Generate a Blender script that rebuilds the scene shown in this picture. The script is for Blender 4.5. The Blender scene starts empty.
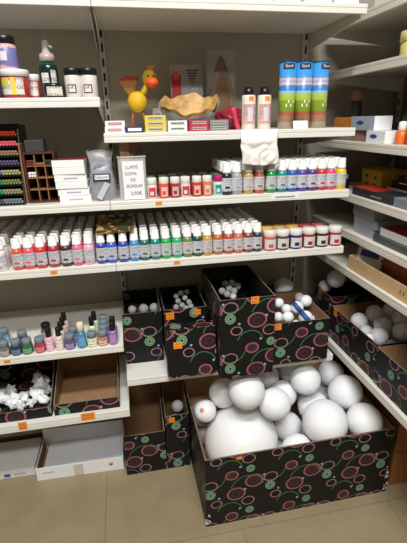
import bpy, bmesh, math, random
from mathutils import Vector, Matrix, noise
random.seed(7)
C = bpy.context.scene.collection
PI = math.pi

# ------------------------------------------------------------------ camera
YAW, PIT, ROL, FPX = math.radians(10.633), math.radians(19.892), math.radians(-1.150), 416.1
CAMH = 1.5
fw = Vector((math.sin(YAW)*math.cos(PIT), math.cos(YAW)*math.cos(PIT), -math.sin(PIT)))
r0 = Vector((math.cos(YAW), -math.sin(YAW), 0)); u0 = r0.cross(fw)
rt = math.cos(ROL)*r0 + math.sin(ROL)*u0
up = -math.sin(ROL)*r0 + math.cos(ROL)*u0
cam = bpy.data.objects.new('camera', bpy.data.cameras.new('camera'))
cam.matrix_world = Matrix(((rt.x, up.x, -fw.x, 0), (rt.y, up.y, -fw.y, 0), (rt.z, up.z, -fw.z, CAMH), (0, 0, 0, 1)))
cam.data.sensor_fit = 'VERTICAL'; cam.data.sensor_height = 36; cam.data.sensor_width = 36
cam.data.lens = FPX*36/543; cam.data.clip_start = 0.02
C.objects.link(cam); bpy.context.scene.camera = cam

def ray(px, py):
    return rt*((px-203.5)/FPX) - up*((py-271.5)/FPX) + fw
def on_y(px, py, Y):
    d = ray(px, py); return Vector((0, 0, CAMH)) + d*(Y/d.y)
def sx(px, Y, z):
    """world X of image column px at distance Y and height z"""
    lo, hi = -3.0, 3.0
    for _ in range(40):
        m = (lo+hi)/2; v = Vector((m, Y, z-CAMH))
        if 203.5 + FPX*v.dot(rt)/v.dot(fw) < px: lo = m
        else: hi = m
    return m

# ------------------------------------------------------------------ materials
MATS = {}
def nt(m): return m.node_tree.nodes, m.node_tree.links
def mat(name, col, rough=0.5, metal=0.0, noise_amt=0.0, scale=30, bump=0.0, bscale=200, trans=0.0, alpha=1.0, spec=0.5, coat=0.0):
    if name in MATS: return MATS[name]
    m = bpy.data.materials.new(name); m.use_nodes = True
    n, l = nt(m); b = n['Principled BSDF']
    b.inputs['Base Color'].default_value = (*col, 1); b.inputs['Roughness'].default_value = rough
    b.inputs['Metallic'].default_value = metal; b.inputs['Specular IOR Level'].default_value = spec
    b.inputs['Transmission Weight'].default_value = trans; b.inputs['Alpha'].default_value = alpha
    b.inputs['Coat Weight'].default_value = coat
    tc = n.new('ShaderNodeTexCoord')
    if noise_amt > 0:
        t = n.new('ShaderNodeTexNoise'); t.inputs['Scale'].default_value = scale; t.inputs['Detail'].default_value = 5
        l.new(tc.outputs['Object'], t.inputs['Vector'])
        r = n.new('ShaderNodeValToRGB')
        r.color_ramp.elements[0].position = .3; r.color_ramp.elements[1].position = .7
        r.color_ramp.elements[0].color = (*[c*(1-noise_amt) for c in col], 1)
        r.color_ramp.elements[1].color = (*[min(1, c*(1+noise_amt)) for c in col], 1)
        l.new(t.outputs['Fac'], r.inputs['Fac']); l.new(r.outputs['Color'], b.inputs['Base Color'])
    if bump > 0:
        t = n.new('ShaderNodeTexNoise'); t.inputs['Scale'].default_value = bscale; t.inputs['Detail'].default_value = 3
        l.new(tc.outputs['Object'], t.inputs['Vector'])
        bp = n.new('ShaderNodeBump'); bp.inputs['Strength'].default_value = bump; bp.inputs['Distance'].default_value = .002
        l.new(t.outputs['Fac'], bp.inputs['Height']); l.new(bp.outputs['Normal'], b.inputs['Normal'])
    MATS[name] = m; return m
def hx(r, g, b):
    f = lambda c: (c/255/12.92) if c/255 <= .04045 else ((c/255+.055)/1.055)**2.4
    return (f(r), f(g), f(b))

def math_node(n, op, *vals):
    q = n.new('ShaderNodeMath'); q.operation = op
    for i, v in enumerate(vals):
        if v is not None and not hasattr(v, 'is_output'): q.inputs[i].default_value = v
    return q
def calc(n, l, op, *vals):
    q = n.new('ShaderNodeMath'); q.operation = op
    for i, v in enumerate(vals):
        if isinstance(v, (int, float)): q.inputs[i].default_value = v
        else: l.new(v, q.inputs[i])
    return q.outputs[0]

def ring_card(name, base, rough=.5):
    """black printed card with scattered pink rings, green discs, loops and arcs; UV in metres"""
    m = bpy.data.materials.new(name); m.use_nodes = True
    n, l = nt(m); b = n['Principled BSDF']; b.inputs['Roughness'].default_value = rough
    uv = n.new('ShaderNodeUVMap'); sep = n.new('ShaderNodeSeparateXYZ'); l.new(uv.outputs['UV'], sep.inputs[0])
    TX, TY = .190, .165; SC = 1/1.26
    U, V = calc(n, l, 'MULTIPLY', sep.outputs[0], SC), calc(n, l, 'MULTIPLY', sep.outputs[1], SC)
    col = n.new('ShaderNodeRGB'); col.outputs[0].default_value = (*base, 1); cur = col.outputs[0]
    def dist(cx, cy, sxx=1.0, syy=1.0):
        a = calc(n, l, 'WRAP', calc(n, l, 'SUBTRACT', U, cx), TX/2, -TX/2)
        c = calc(n, l, 'WRAP', calc(n, l, 'SUBTRACT', V, cy), TY/2, -TY/2)
        a = calc(n, l, 'MULTIPLY', a, sxx); c = calc(n, l, 'MULTIPLY', c, syy)
        return calc(n, l, 'SQRT', calc(n, l, 'ADD', calc(n, l, 'MULTIPLY', a, a), calc(n, l, 'MULTIPLY', c, c))), a, c
    def paint(mask, c):
        nonlocal cur
        mx = n.new('ShaderNodeMix'); mx.data_type = 'RGBA'
        l.new(mask, mx.inputs['Factor']); l.new(cur, mx.inputs[6]); mx.inputs[7].default_value = (*c, 1)
        cur = mx.outputs[2]
    def ring(d, r, w):
        return calc(n, l, 'LESS_THAN', calc(n, l, 'ABSOLUTE', calc(n, l, 'SUBTRACT', d, r)), w/2)
    PINK, RED, DRED, GRN, MINT, BLUE = hx(164, 116, 122), hx(140, 62, 70), hx(76, 36, 42), hx(60, 120, 78), hx(124, 160, 130), hx(140, 168, 200)
    # green arcs
    for cx, cy, r, side in ((.075, .060, .052, 1), (.150, .125, .046, -1), (.020, .140, .040, 1)):
        d, a, c = dist(cx, cy)
        mk = calc(n, l, 'MULTIPLY', ring(d, r, .0028), calc(n, l, 'GREATER_THAN', calc(n, l, 'MULTIPLY', c, side), .012))
        paint(mk, GRN)
    # red double rings
    for cx, cy, r in ((.040, .047, .0235), (.097, .088, .0235), (.026, .122, .0160)):
        d, a, c = dist(cx, cy, .88, 1.06)
        paint(calc(n, l, 'LESS_THAN', d, r*.72), hx(34, 24, 25))
        paint(ring(d, r*.66, .0020), DRED); paint(ring(d, r*.44, .0016), hx(88, 70, 70)); paint(ring(d, r*.22, .0014), hx(70, 50, 50))
        paint(ring(d, r-.0012, .0040), RED); paint(ring(d, r+.0014, .0020), PINK)
    # pink loops
    for cx, cy, r in ((.150, .092, .0180), (.078, .012, .0165), (.168, .018, .0140)):
        d, a, c = dist(cx, cy, .86, 1.05); paint(ring(d, r, .0030), PINK)
    # mint discs
    for cx, cy, r in ((.149, .058, .0160), (.084, .138, .0135)):
        d, a, c = dist(cx, cy)
        paint(calc(n, l, 'LESS_THAN', d, r), MINT); paint(ring(d, r*.68, .0022), hx(40, 80, 55))
        paint(calc(n, l, 'LESS_THAN', d, r*.28), hx(40, 70, 50))
    for cx, cy in ((.068, .060), (.128, .105), (.052, .150), (.176, .040)):
        d, a, c = dist(cx, cy); paint(calc(n, l, 'LESS_THAN', d, .0038), BLUE)
    l.new(cur, b.inputs['Base Color']); b.inputs['Specular IOR Level'].default_value = .3
    return m

def ramp_z(name, stops, rough=.35, axis=2, noise_amt=0, scale=60):
    """bands along the object's own height, constant interpolation"""
    if name in MATS: return MATS[name]
    m = bpy.data.materials.new(name); m.use_nodes = True
    n, l = nt(m); b = n['Principled BSDF']; b.inputs['Roughness'].default_value = rough
    tc = n.new('ShaderNodeTexCoord'); s = n.new('ShaderNodeSeparateXYZ'); l.new(tc.outputs['Generated'], s.inputs[0])
    v = s.outputs[axis]
    if noise_amt:
        t = n.new('ShaderNodeTexNoise'); t.inputs['Scale'].default_value = scale; t.inputs['Detail'].default_value = 2
        l.new(tc.outputs['Object'], t.inputs['Vector'])
        v = calc(n, l, 'ADD', v, calc(n, l, 'MULTIPLY', calc(n, l, 'SUBTRACT', t.outputs['Fac'], .5), noise_amt))
    r = n.new('ShaderNodeValToRGB'); r.color_ramp.interpolation = 'CONSTANT'
    e = r.color_ramp.elements
    while len(e) < len(stops): e.new(.5)
    for i, (p, c) in enumerate(stops): e[i].position = p; e[i].color = (*c, 1)
    l.new(v, r.inputs['Fac']); l.new(r.outputs['Color'], b.inputs['Base Color'])
    MATS[name] = m; return m

def print_label(name, base, ink, zs=420, cover=.5):
    """pale label stock with small broken lines of print"""
    if name in MATS: return MATS[name]
    m = bpy.data.materials.new(name); m.use_nodes = True
    n, l = nt(m); b = n['Principled BSDF']; b.inputs['Roughness'].default_value = .45
    tc = n.new('ShaderNodeTexCoord'); s = n.new('ShaderNodeSeparateXYZ'); l.new(tc.outputs['Object'], s.inputs[0])
    st = calc(n, l, 'GREATER_THAN', calc(n, l, 'SINE', calc(n, l, 'MULTIPLY', s.outputs[2], zs)), .15)
    t = n.new('ShaderNodeTexNoise'); t.inputs['Scale'].default_value = 260; l.new(tc.outputs['Object'], t.inputs['Vector'])
    k = calc(n, l, 'MULTIPLY', st, calc(n, l, 'GREATER_THAN', t.outputs['Fac'], cover))
    mx = n.new('ShaderNodeMix'); mx.data_type = 'RGBA'; l.new(k, mx.inputs['Factor'])
    mx.inputs[6].default_value = (*base, 1); mx.inputs[7].default_value = (*ink, 1)
    l.new(mx.outputs[2], b.inputs['Base Color']); MATS[name] = m; return m

def clear_plastic(name, tint=(.8, .82, .85), amt=.45, rough=.15):
    if name in MATS: return MATS[name]
    m = bpy.data.materials.new(name); m.use_nodes = True
    n, l = nt(m); b = n['Principled BSDF']; b.inputs['Base Color'].default_value = (*tint, 1); b.inputs['Roughness'].default_value = rough
    b.inputs['Alpha'].default_value = amt
    MATS[name] = m; return m

CREAM = mat('cream_enamel', hx(222, 216, 203), .42, noise_amt=.03, scale=6)
CREAM_W = mat('white_enamel', hx(228, 224, 214), .38, noise_amt=.02, scale=6)
PANEL = mat('panel_enamel', hx(172, 166, 148), .55, noise_amt=.03, scale=4)
KRAFT = mat('kraft_card', hx(150, 114, 80), .85, noise_amt=.08, scale=40)
KRAFT_L = mat('kraft_card_light', hx(190, 150, 108), .85, noise_amt=.06, scale=40)
RINGS = ring_card('black_card_with_rings', hx(19, 18, 18))
EDGE = mat('card_edge', hx(120, 104, 88), .9, noise_amt=.4, scale=150)
BLACKCARD = mat('black_card', hx(26, 25, 24), .5)
FOAM = mat('styrofoam', hx(246, 246, 248), .62, noise_amt=.03, scale=180, bump=.25, bscale=320, spec=.4)
FOAM_IV = mat('styrofoam_smooth', hx(246, 246, 243), .45, noise_amt=.02, scale=20, spec=.45)
ORANGE = mat('orange_tag', hx(245, 142, 38), .6)
INK = mat('ink', hx(40, 34, 36), .7)
WHITEP = mat('white_plastic', hx(236, 234, 230), .35)
WHITECARD = mat('white_card', hx(238, 237, 236), .6, noise_amt=.015, scale=15)
BLACKP = mat('black_plastic', hx(22, 22, 24), .32)
GREYLID = mat('grey_plastic_lid', hx(120, 130, 142), .4)
LABEL = print_label('paint_label', hx(206, 204, 206), hx(168, 168, 174))
BLUELOGO = mat('blue_print', hx(44, 72, 160), .5)
NAVY = mat('navy_print', hx(32, 42, 78), .45)

# ------------------------------------------------------------------ mesh builder
class MB:
    def __init__(s): s.bm = bmesh.new()
    def quad(s, pts, mi=0, smooth=False):
        f = s.bm.faces.new([s.bm.verts.new(p) for p in pts]); f.material_index = mi; f.smooth = smooth; return f
    def box(s, lo, hi, mi=0, rot=None, pivot=None, fm=None):
        x0, y0, z0 = lo; x1, y1, z1 = hi
        P = [Vector(p) for p in ((x0,y0,z0),(x1,y0,z0),(x1,y1,z0),(x0,y1,z0),(x0,y0,z1),(x1,y0,z1),(x1,y1,z1),(x0,y1,z1))]
        if rot is not None:
            pv = Vector(pivot) if pivot is not None else Vector(((x0+x1)/2,(y0+y1)/2,(z0+z1)/2))
            P = [pv + rot @ (p-pv) for p in P]
        return s.hexa(P, mi, fm)
    def hexa(s, P, mi=0, fm=None):
        v = [s.bm.verts.new(p) for p in P]
        for k, idx in (('b',(0,3,2,1)),('t',(4,5,6,7)),('f',(0,1,5,4)),('r',(1,2,6,5)),('k',(2,3,7,6)),('l',(3,0,4,7))):
            f = s.bm.faces.new([v[i] for i in idx]); f.material_index = (fm or {}).get(k, mi)
        return v
    def lathe(s, prof, c=(0,0,0), seg=20, mi=0, sxy=(1,1), caps=True, rot=None, a0=0, a1=2*PI, mis=None):
        full = abs(a1-a0-2*PI) < 1e-6; N = seg if full else seg+1
        rings = []
        for r, z in prof:
            ring = []
            for i in range(N):
                a = a0 + (a1-a0)*i/seg
                p = Vector((r*math.cos(a)*sxy[0], r*math.sin(a)*sxy[1], z))
                if rot is not None: p = rot @ p
                ring.append(s.bm.verts.new(p+Vector(c)))
            rings.append(ring)
        for j in range(len(rings)-1):
            for i in range(seg):
                k = (i+1) % N
                try:
                    f = s.bm.faces.new((rings[j][i], rings[j][k], rings[j+1][k], rings[j+1][i]))
                    f.smooth = True; f.material_index = mis[j] if mis else mi
                except ValueError: pass
        if caps and full:
            if prof[0][0] > 1e-6: f = s.bm.faces.new(rings[0][::-1]); f.material_index = mis[0] if mis else mi
            if prof[-1][0] > 1e-6: f = s.bm.faces.new(rings[-1]); f.material_index = mis[-1] if mis else mi
    def sphere(s, c, r, mi=0, sub=3, scale=(1,1,1), fn=None, rot=None):
        g = bmesh.ops.create_icosphere(s.bm, subdivisions=sub, radius=1.0)
        for v in g['verts']:
            d = v.co.copy()
            k = fn(d) if fn else 1
            p = Vector((d.x*scale[0], d.y*scale[1], d.z*scale[2]))*r*k
            if rot is not None: p = rot @ p
            v.co = p + Vector(c)
        for v in g['verts']:
            for f in v.link_faces: f.material_index = mi; f.smooth = True
    def tube(s, pts, r, mi=0, seg=8, closed=False, r1=None):
        pts = [Vector(p) for p in pts]; n = len(pts); rings = []
        for i, p in enumerate(pts):
            if closed: t = pts[(i+1) % n]-pts[i-1]
            else: t = pts[min(i+1, n-1)]-pts[max(i-1, 0)]
            t.normalize(); a = t.orthogonal() if abs(t.z) > .9 else t.cross(Vector((0,0,1)))
            a.normalize(); b = t.cross(a)
            rr = r if r1 is None else r+(r1-r)*i/(n-1)
            rings.append([s.bm.verts.new(p+(a*math.cos(2*PI*k/seg)+b*math.sin(2*PI*k/seg))*rr) for k in range(seg)])
        m = n if closed else n-1
        for j in range(m):
            for k in range(seg):
                f = s.bm.faces.new((rings[j][k], rings[j][(k+1)%seg], rings[(j+1)%n][(k+1)%seg], rings[(j+1)%n][k])); f.smooth = True; f.material_index = mi
        if not closed:
            for rg in (rings[0], rings[-1]): f = s.bm.faces.new(rg); f.material_index = mi
    def grid(s, nx, ny, fn, mi=0, thick=0):
        V = [[s.bm.verts.new(fn(i/nx, j/ny)) for i in range(nx+1)] for j in range(ny+1)]
        for j in range(ny):
            for i in range(nx):
                f = s.bm.faces.new((V[j][i], V[j][i+1], V[j+1][i+1], V[j+1][i])); f.smooth = True; f.material_index = mi
    def build(s, name, mats, parent=None, uv=False, bevel=0, solid=0, recalc=True):
        if recalc: bmesh.ops.recalc_face_normals(s.bm, faces=s.bm.faces)
        if uv:
            L = s.bm.loops.layers.uv.new('UVMap'); ox, oy = random.random(), random.random()
            for f in s.bm.faces:
                nx, ny, nz = map(abs, f.normal)
                for lp in f.loops:
                    p = lp.vert.co
                    q = (p.x, p.z) if ny >= nx and ny >= nz else ((p.y+.07, p.z) if nx >= nz else (p.x, p.y))
                    lp[L].uv = (q[0]+ox, q[1]+oy)
        me = bpy.data.meshes.new(name); s.bm.to_mesh(me); s.bm.free()
        for m in (mats if isinstance(mats, (list, tuple)) else [mats]): me.materials.append(m)
        return link(name, me, parent, bevel, solid)
def link(name, me, parent=None, bevel=0, solid=0):
    o = bpy.data.objects.new(name, me); C.objects.link(o)
    if parent: o.parent = parent
    if solid:
        q = o.modifiers.new('solid', 'SOLIDIFY'); q.thickness = solid; q.offset = 0
    if bevel:
        q = o.modifiers.new('bevel', 'BEVEL'); q.width = bevel; q.segments = 2; q.limit_method = 'ANGLE'
    return o
def tag(o, label, cat, group=None):
    o['label'] = label; o['category'] = cat
    if group: o['group'] = group
    return o
def thing(name, label, cat, loc, rz=0, group=None, rx=0, ry=0):
    o = bpy.data.objects.new(name, None); o.empty_display_size = .02; C.objects.link(o)
    o.location = loc; o.rotation_euler = (rx, ry, rz)
    return tag(o, label, cat, group)
def struct(o): o['kind'] = 'structure'; return o
def text(body, size, m, parent, loc, rot=(PI/2, 0, 0), name='lettering', align='CENTER', ext=.0002, xs=1.0):
    cu = bpy.data.curves.new('t', 'FONT'); cu.body = body; cu.size = size; cu.align_x = align; cu.extrude = ext; cu.resolution_u = 3
    tmp = bpy.data.objects.new('t', cu); C.objects.link(tmp)
    dg = bpy.context.evaluated_depsgraph_get(); me = bpy.data.meshes.new_from_object(tmp.evaluated_get(dg))
    bpy.data.objects.remove(tmp); bpy.data.curves.remove(cu)
    me.materials.clear(); me.materials.append(m)
    o = link(name, me, parent); o.location = loc; o.rotation_euler = rot; o.scale = (xs, 1, 1)
    return o
def price_tag(parent, x, y, z, w=.026, h=.021, rot=None, name='price_label', label='orange price label', axis='y', lines=2):
    """a stuck-on orange label with two rows of handwriting, facing -Y or -X"""
    mb = MB(); t = .0008
    mb.box((-w/2, -t, -h/2), (w/2, 0, h/2))
    rnd = random.Random(int(x*1000)+int(z*777))
    for k in range(lines):
        zc = h*(.2-.42*k) if lines > 1 else 0; xx = -w*.36
        while xx < w*.30:
            ww = rnd.uniform(.06, .11)*w; hh = h*.13
            mb.box((xx, -t-.0003, zc-hh*rnd.uniform(.5, 1.2)), (xx+ww*.45, -t, zc+hh)); 
            for f in mb.bm.faces[-6:] if False else []: pass
            xx += ww*1.7
    mb.bm.faces.ensure_lookup_table()
    for i, f in enumerate(mb.bm.faces): f.material_index = 0 if i < 6 else 1
    o = mb.build(name, [ORANGE, INK], parent); o.location = (x, y, z); o['label'] = label
    if axis == 'x': o.rotation_euler = (0, 0, -PI/2)
    return o

# ------------------------------------------------------------------ the room
def plane_box(name, lo, hi, m):
    mb = MB(); mb.box(lo, hi); return struct(mb.build(name, m))
fm = bpy.data.materials.new('floor_tiles'); fm.use_nodes = True
n, l = nt(fm); b = n['Principled BSDF']; b.inputs['Roughness'].default_value = .38
tc = n.new('ShaderNodeTexCoord'); mp = n.new('ShaderNodeMapping'); l.new(tc.outputs['Object'], mp.inputs['Vector'])
mp.inputs['Location'].default_value = (-.35, .102, 0)
br = n.new('ShaderNodeTexBrick'); br.offset = .852; l.new(mp.outputs[0], br.inputs['Vector'])
br.inputs['Scale'].default_value = 1; br.inputs['Brick Width'].default_value = .62; br.inputs['Row Height'].default_value = .62; br.inputs['Mortar Size'].default_value = .0022
br.inputs['Color1'].default_value = (*hx(158, 142, 112), 1); br.inputs['Color2'].default_value = (*hx(153, 137, 107), 1); br.inputs['Mortar'].default_value = (*hx(134, 118, 92), 1)
t = n.new('ShaderNodeTexNoise'); t.inputs['Scale'].default_value = 9; t.inputs['Detail'].default_value = 8; l.new(tc.outputs['Object'], t.inputs['Vector'])
mx = n.new('ShaderNodeMix'); mx.data_type = 'RGBA'; mx.blend_type = 'MULTIPLY'; mx.inputs['Factor'].default_value = 1
cr = n.new('ShaderNodeValToRGB'); cr.color_ramp.elements[0].position = .3; cr.color_ramp.elements[0].color = (.85, .84, .82, 1); cr.color_ramp.elements[1].position = .7; cr.color_ramp.elements[1].color = (1, 1, 1, 1)
l.new(t.outputs['Fac'], cr.inputs['Fac']); l.new(br.outputs['Color'], mx.inputs[6]); l.new(cr.outputs['Color'], mx.inputs[7]); l.new(mx.outputs[2], b.inputs['Base Color'])
WALL = mat('wall_paint', hx(176, 168, 154), .8, noise_amt=.02, scale=3)
LOW_BOUNCE = mat('low_bounce_brown', hx(92, 84, 74), .8, noise_amt=.05, scale=3)  # dark tone put on the surrounding walls to cut bounced light
plane_box('floor', (-1.9, -2.6, -.05), (1.34, 1.92, 0), fm)
plane_box('wall_back', (-1.9, 1.86, 0), (1.34, 1.92, 3.25), WALL)
plane_box('wall_right', (1.28, -2.6, 0), (1.34, 1.86, 3.25), LOW_BOUNCE)
plane_box('wall_left', (-1.9, -2.6, 0), (-1.84, 1.86, 3.25), LOW_BOUNCE)
plane_box('wall_front', (-1.84, -2.6, 0), (1.28, -2.54, 3.25), LOW_BOUNCE)
plane_box('ceiling', (-1.9, -2.6, 3.25), (1.34, 1.92, 3.30), WALL)

# ------------------------------------------------------------------ shelving
BACK, LIP = 1.800, 1.38
um = bpy.data.materials.new('slotted_upright'); um.use_nodes = True
n, l = nt(um); b = n['Principled BSDF']; b.inputs['Roughness'].default_value = .45
tc = n.new('ShaderNodeTexCoord'); s = n.new('ShaderNodeSeparateXYZ'); l.new(tc.outputs['Object'], s.inputs[0])
ax = calc(n, l, 'ABSOLUTE', calc(n, l, 'SUBTRACT', calc(n, l, 'ABSOLUTE', s.outputs[0]), .0))
inx = calc(n, l, 'LESS_THAN', ax, .0042)
inz = calc(n, l, 'LESS_THAN', calc(n, l, 'FRACT', calc(n, l, 'MULTIPLY', s.outputs[2], 20)), .58)
k = calc(n, l, 'MULTIPLY', inx, inz)
mx = n.new('ShaderNodeMix'); mx.data_type = 'RGBA'; l.new(k, mx.inputs['Factor'])
mx.inputs[6].default_value = (*hx(196, 190, 178), 1); mx.inputs[7].default_value = (*hx(16, 16, 16), 1)
l.new(mx.outputs[2], b.inputs['Base Color'])
UPR = um

def shelf_board(parent, x0, x1, z, y0=LIP, y1=BACK-.004, lip=.028, m=CREAM_W, label=None):
    mb = MB()
    mb.box((x0, y0, z-.012), (x1, y1, z))                          # tray
    mb.box((x0, y0, z-lip), (x1, y0+.012, z-.0121))                # folded front lip
    o = mb.build('shelf', m, parent, bevel=.002)
    if label: o['label'] = label
    for xx, sgn in ((x0+.004, 1), (x1-.007, -1)):
        b2 = MB()
        P = [(xx, y0+.03, z-.034), (xx+.003, y0+.03, z-.034), (xx+.003, y1, z-.075), (xx, y1, z-.075), (xx, y0+.03, z-.0125), (xx+.003, y0+.03, z-.0125), (xx+.003, y1, z-.0125), (xx, y1, z-.0125)]
        b2.hexa([Vector(p) for p in P]); b2.build('bracket', CREAM, o)
    return o
def upright(parent, x, z1=2.2, z0=0, w=.014):
    mb = MB(); mb.box((-w, -.03, 0), (w, 0, z1-z0)); o = mb.build('upright', UPR, parent, bevel=.0015)
    o.location = (x, BACK+.018, z0); return o

XJ, XR, XL = -.045, .800, -.89
for fm_ in (FOAM, FOAM_IV):
    fb = fm_.node_tree.nodes['Principled BSDF']; fb.inputs['Subsurface Weight'].default_value = .45; fb.inputs['Subsurface Radius'].default_value = (1, 1, 1); fb.inputs['Subsurface Scale'].default_value = .025
bay = thing('shelving_bay', 'left bay of cream metal shelving holding markers, pinkish paints and small pots', 'shelving', (0, 0, 0), group='metal shelving')
mb = MB(); mb.box((XL, BACK, .06), (XJ, BACK+.008, 2.2)); mb.build('back_panel', PANEL, bay)
upright(bay, XL-.012)
zs2L, zs3, zs4, zs5, zs6 = 1.573, 1.259, 1.047, .731, .446
ZS1, zs2, zs6R = 1.835, 1.469, .580
for z in (ZS1, zs2L, zs3, zs4, zs5): shelf_board(bay, XL, XJ-.001, z)
LB6 = shelf_board(bay, XL, XJ-.001, zs6, lip=.034)
bay2 = thing('shelving_bay', 'centre bay of cream metal shelving holding rows of paint bottles above ball boxes', 'shelving', (0, 0, 0), group='metal shelving')
mb = MB(); mb.box((XJ, BACK, .06), (XR+.04, BACK+.008, 2.2)); mb.build('back_panel', PANEL, bay2)
upright(bay2, XJ+.0115, w=.0105); upright(bay2, XR-.022)
SB = {}
for z in (ZS1, zs2, zs3, zs4): SB[z] = shelf_board(bay2, XJ, XR, z)
SB[zs6R] = shelf_board(bay2, XJ, XR, zs6R, lip=.030)
# right hand unit: shelves run along the right wall
XU = .86
bay3 = thing('shelving_bay', 'right-hand cream shelving unit standing along the side wall', 'shelving', (0, 0, 0), group='metal shelving')
mb = MB(); mb.box((1.245, .70, .06), (1.253, BACK-.02, 2.2)); mb.build('back_panel', mat('shaded_panel_enamel', hx(112, 106, 96), .6), bay3)  # darker copy of the panel enamel, the corner's dimness put into its colour
ZR = [1.845, 1.676, 1.416, 1.222, 1.077, .926, .550]
for z in ZR:
    mb = MB()
    mb.box((XU, .70, z-.012), (1.243, BACK-.006, z)); mb.box((XU, .70, z-.03), (XU+.012, BACK-.006, z-.0121))
    o = mb.build('shelf', CREAM, bay3, bevel=.002)
    for yy in (.705, BACK-.012):
        b2 = MB(); P = [(XU+.03, yy, z-.034), (XU+.03, yy+.003, z-.034), (1.243, yy+.003, z-.075), (1.243, yy, z-.075), (XU+.03, yy, z-.0125), (XU+.03, yy+.003, z-.0125), (1.243, yy+.003, z-.0125), (1.243, yy, z-.0125)]
        b2.hexa([Vector(p) for p in P]); b2.build('bracket', CREAM, o)
for yy in (.695, BACK+.0):
    mb = MB(); mb.box((-.014, -.03, 0), (.014, 0, 2.2)); o = mb.build('upright', UPR, bay3, bevel=.0015); o.location = (1.272, yy, 0); o.rotation_euler = (0, 0, -PI/2)
R0, R1, R2, R3, R4, R5, R6 = ZR

# lip price labels (stuck to their shelves)
def lip_tag(shelf_o, px, py, z, w=.022, h=.012, dy=-.0006):
    p = on_y(px, py, LIP); price_tag(shelf_o, p.x, LIP-.0006, z, w, h, lines=1)
shelves_left = [o for o in bay.children if o.name.startswith('shelf')]
lip_tag(shelves_left[3], 54, 273, zs4-.013); lip_tag(shelves_left[4], 7, 361, zs5-.013)
lip_tag(SB[zs3], 159, 207, zs3-.013); lip_tag(SB[zs4], 177, 265, zs4-.013)
p = on_y(22, 422, LIP); price_tag(LB6, p.x, LIP-.0006, zs6-.008, .030, .034)
p = on_y(87, 409, LIP); price_tag(LB6, p.x, LIP-.0006, zs6-.006, .052, .032)
mb = MB(); p = on_y(285, 199, LIP); mb.box((p.x-.05, LIP-.0012, zs3-.022), (p.x+.05, LIP-.0002, zs3-.006)); o = mb.build('shelf_strip', WHITECARD, SB[zs3])
mb = MB()
for i in range(14): mb.box((p.x-.036+i*.0052, LIP-.0018, zs3-.0165), (p.x-.036+i*.0052+.0032, LIP-.0013, zs3-.0115))
mb.build('lettering', INK, o)

# ------------------------------------------------------------------ paint bottles
def lathe_mesh(name, prof, m, seg=18, mis=None, **k):
    mb = MB(); mb.lathe(prof, seg=seg, mis=mis, **k); bmesh.ops.recalc_face_normals(mb.bm, faces=mb.bm.faces)
    me = bpy.data.meshes.new(name); mb.bm.to_mesh(me); mb.bm.free()
    for q in (m if isinstance(m, list) else [m]): me.materials.append(q)
    return me
CAP_ME = lathe_mesh('cap', [(.0095, .0700), (.0146, .0702), (.0146, .077), (.0134, .078), (.0130, .1035), (.0122, .105), (.004, .1052)], WHITEP)
BODY_PROF = [(.0165, 0), (.0182, .002), (.0182, .056), (.0172, .063), (.0140, .0695), (.0098, .0725)]
def label_mesh(col):
    mb = MB(); R = .0186
    def arc(a0, a1, z0, z1, r, mi, seg=10):
        mb.lathe([(r, z0), (r, z1)], seg=seg, a0=a0, a1=a1, mi=mi, caps=False)
    arc(PI*1.0, PI*2.0, .0125, .0555, R, 0, 14)
    arc(PI*1.34, PI*1.62, .0215, .0285, R+.0002, 1, 5)
    arc(PI*1.44, PI*1.56, .012, .0165, R+.0002, 2, 4)
    arc(PI*1.30, PI*1.70, .040, .0425, R+.0002, 2, 6)
    arc(PI*1.36, PI*1.64, .047, .0490, R+.0002, 2, 6)
    me = bpy.data.meshes.new('label'); mb.bm.to_mesh(me); mb.bm.free()
    for q in (LABEL, col, mat('grey_print', hx(150, 150, 158), .5)): me.materials.append(q)
    return me
BCACHE = {}
def bottle_meshes(key, rgb):
    if key not in BCACHE:
        m = mat('paint_'+key, hx(*rgb), .28, coat=.3)
        BCACHE[key] = (lathe_mesh('body', BODY_PROF, m), label_mesh(m))
    return BCACHE[key]
def paint_bottle(x, y, z, key, rgb, label, group, front, s=1.0, rz=0):
    t = thing('paint_bottle', label, 'paint bottle', (x, y, z), rz, group); t.scale = (s, s, s)
    bm_, lm_ = bottle_meshes(key, rgb)
    link('body', bm_, t); link('cap', CAP_ME, t)
    if front: link('label', lm_, t)
    return t
G4, G3 = 'paint bottles on the lower paint shelf', 'paint bottles on the upper paint shelf'
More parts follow.
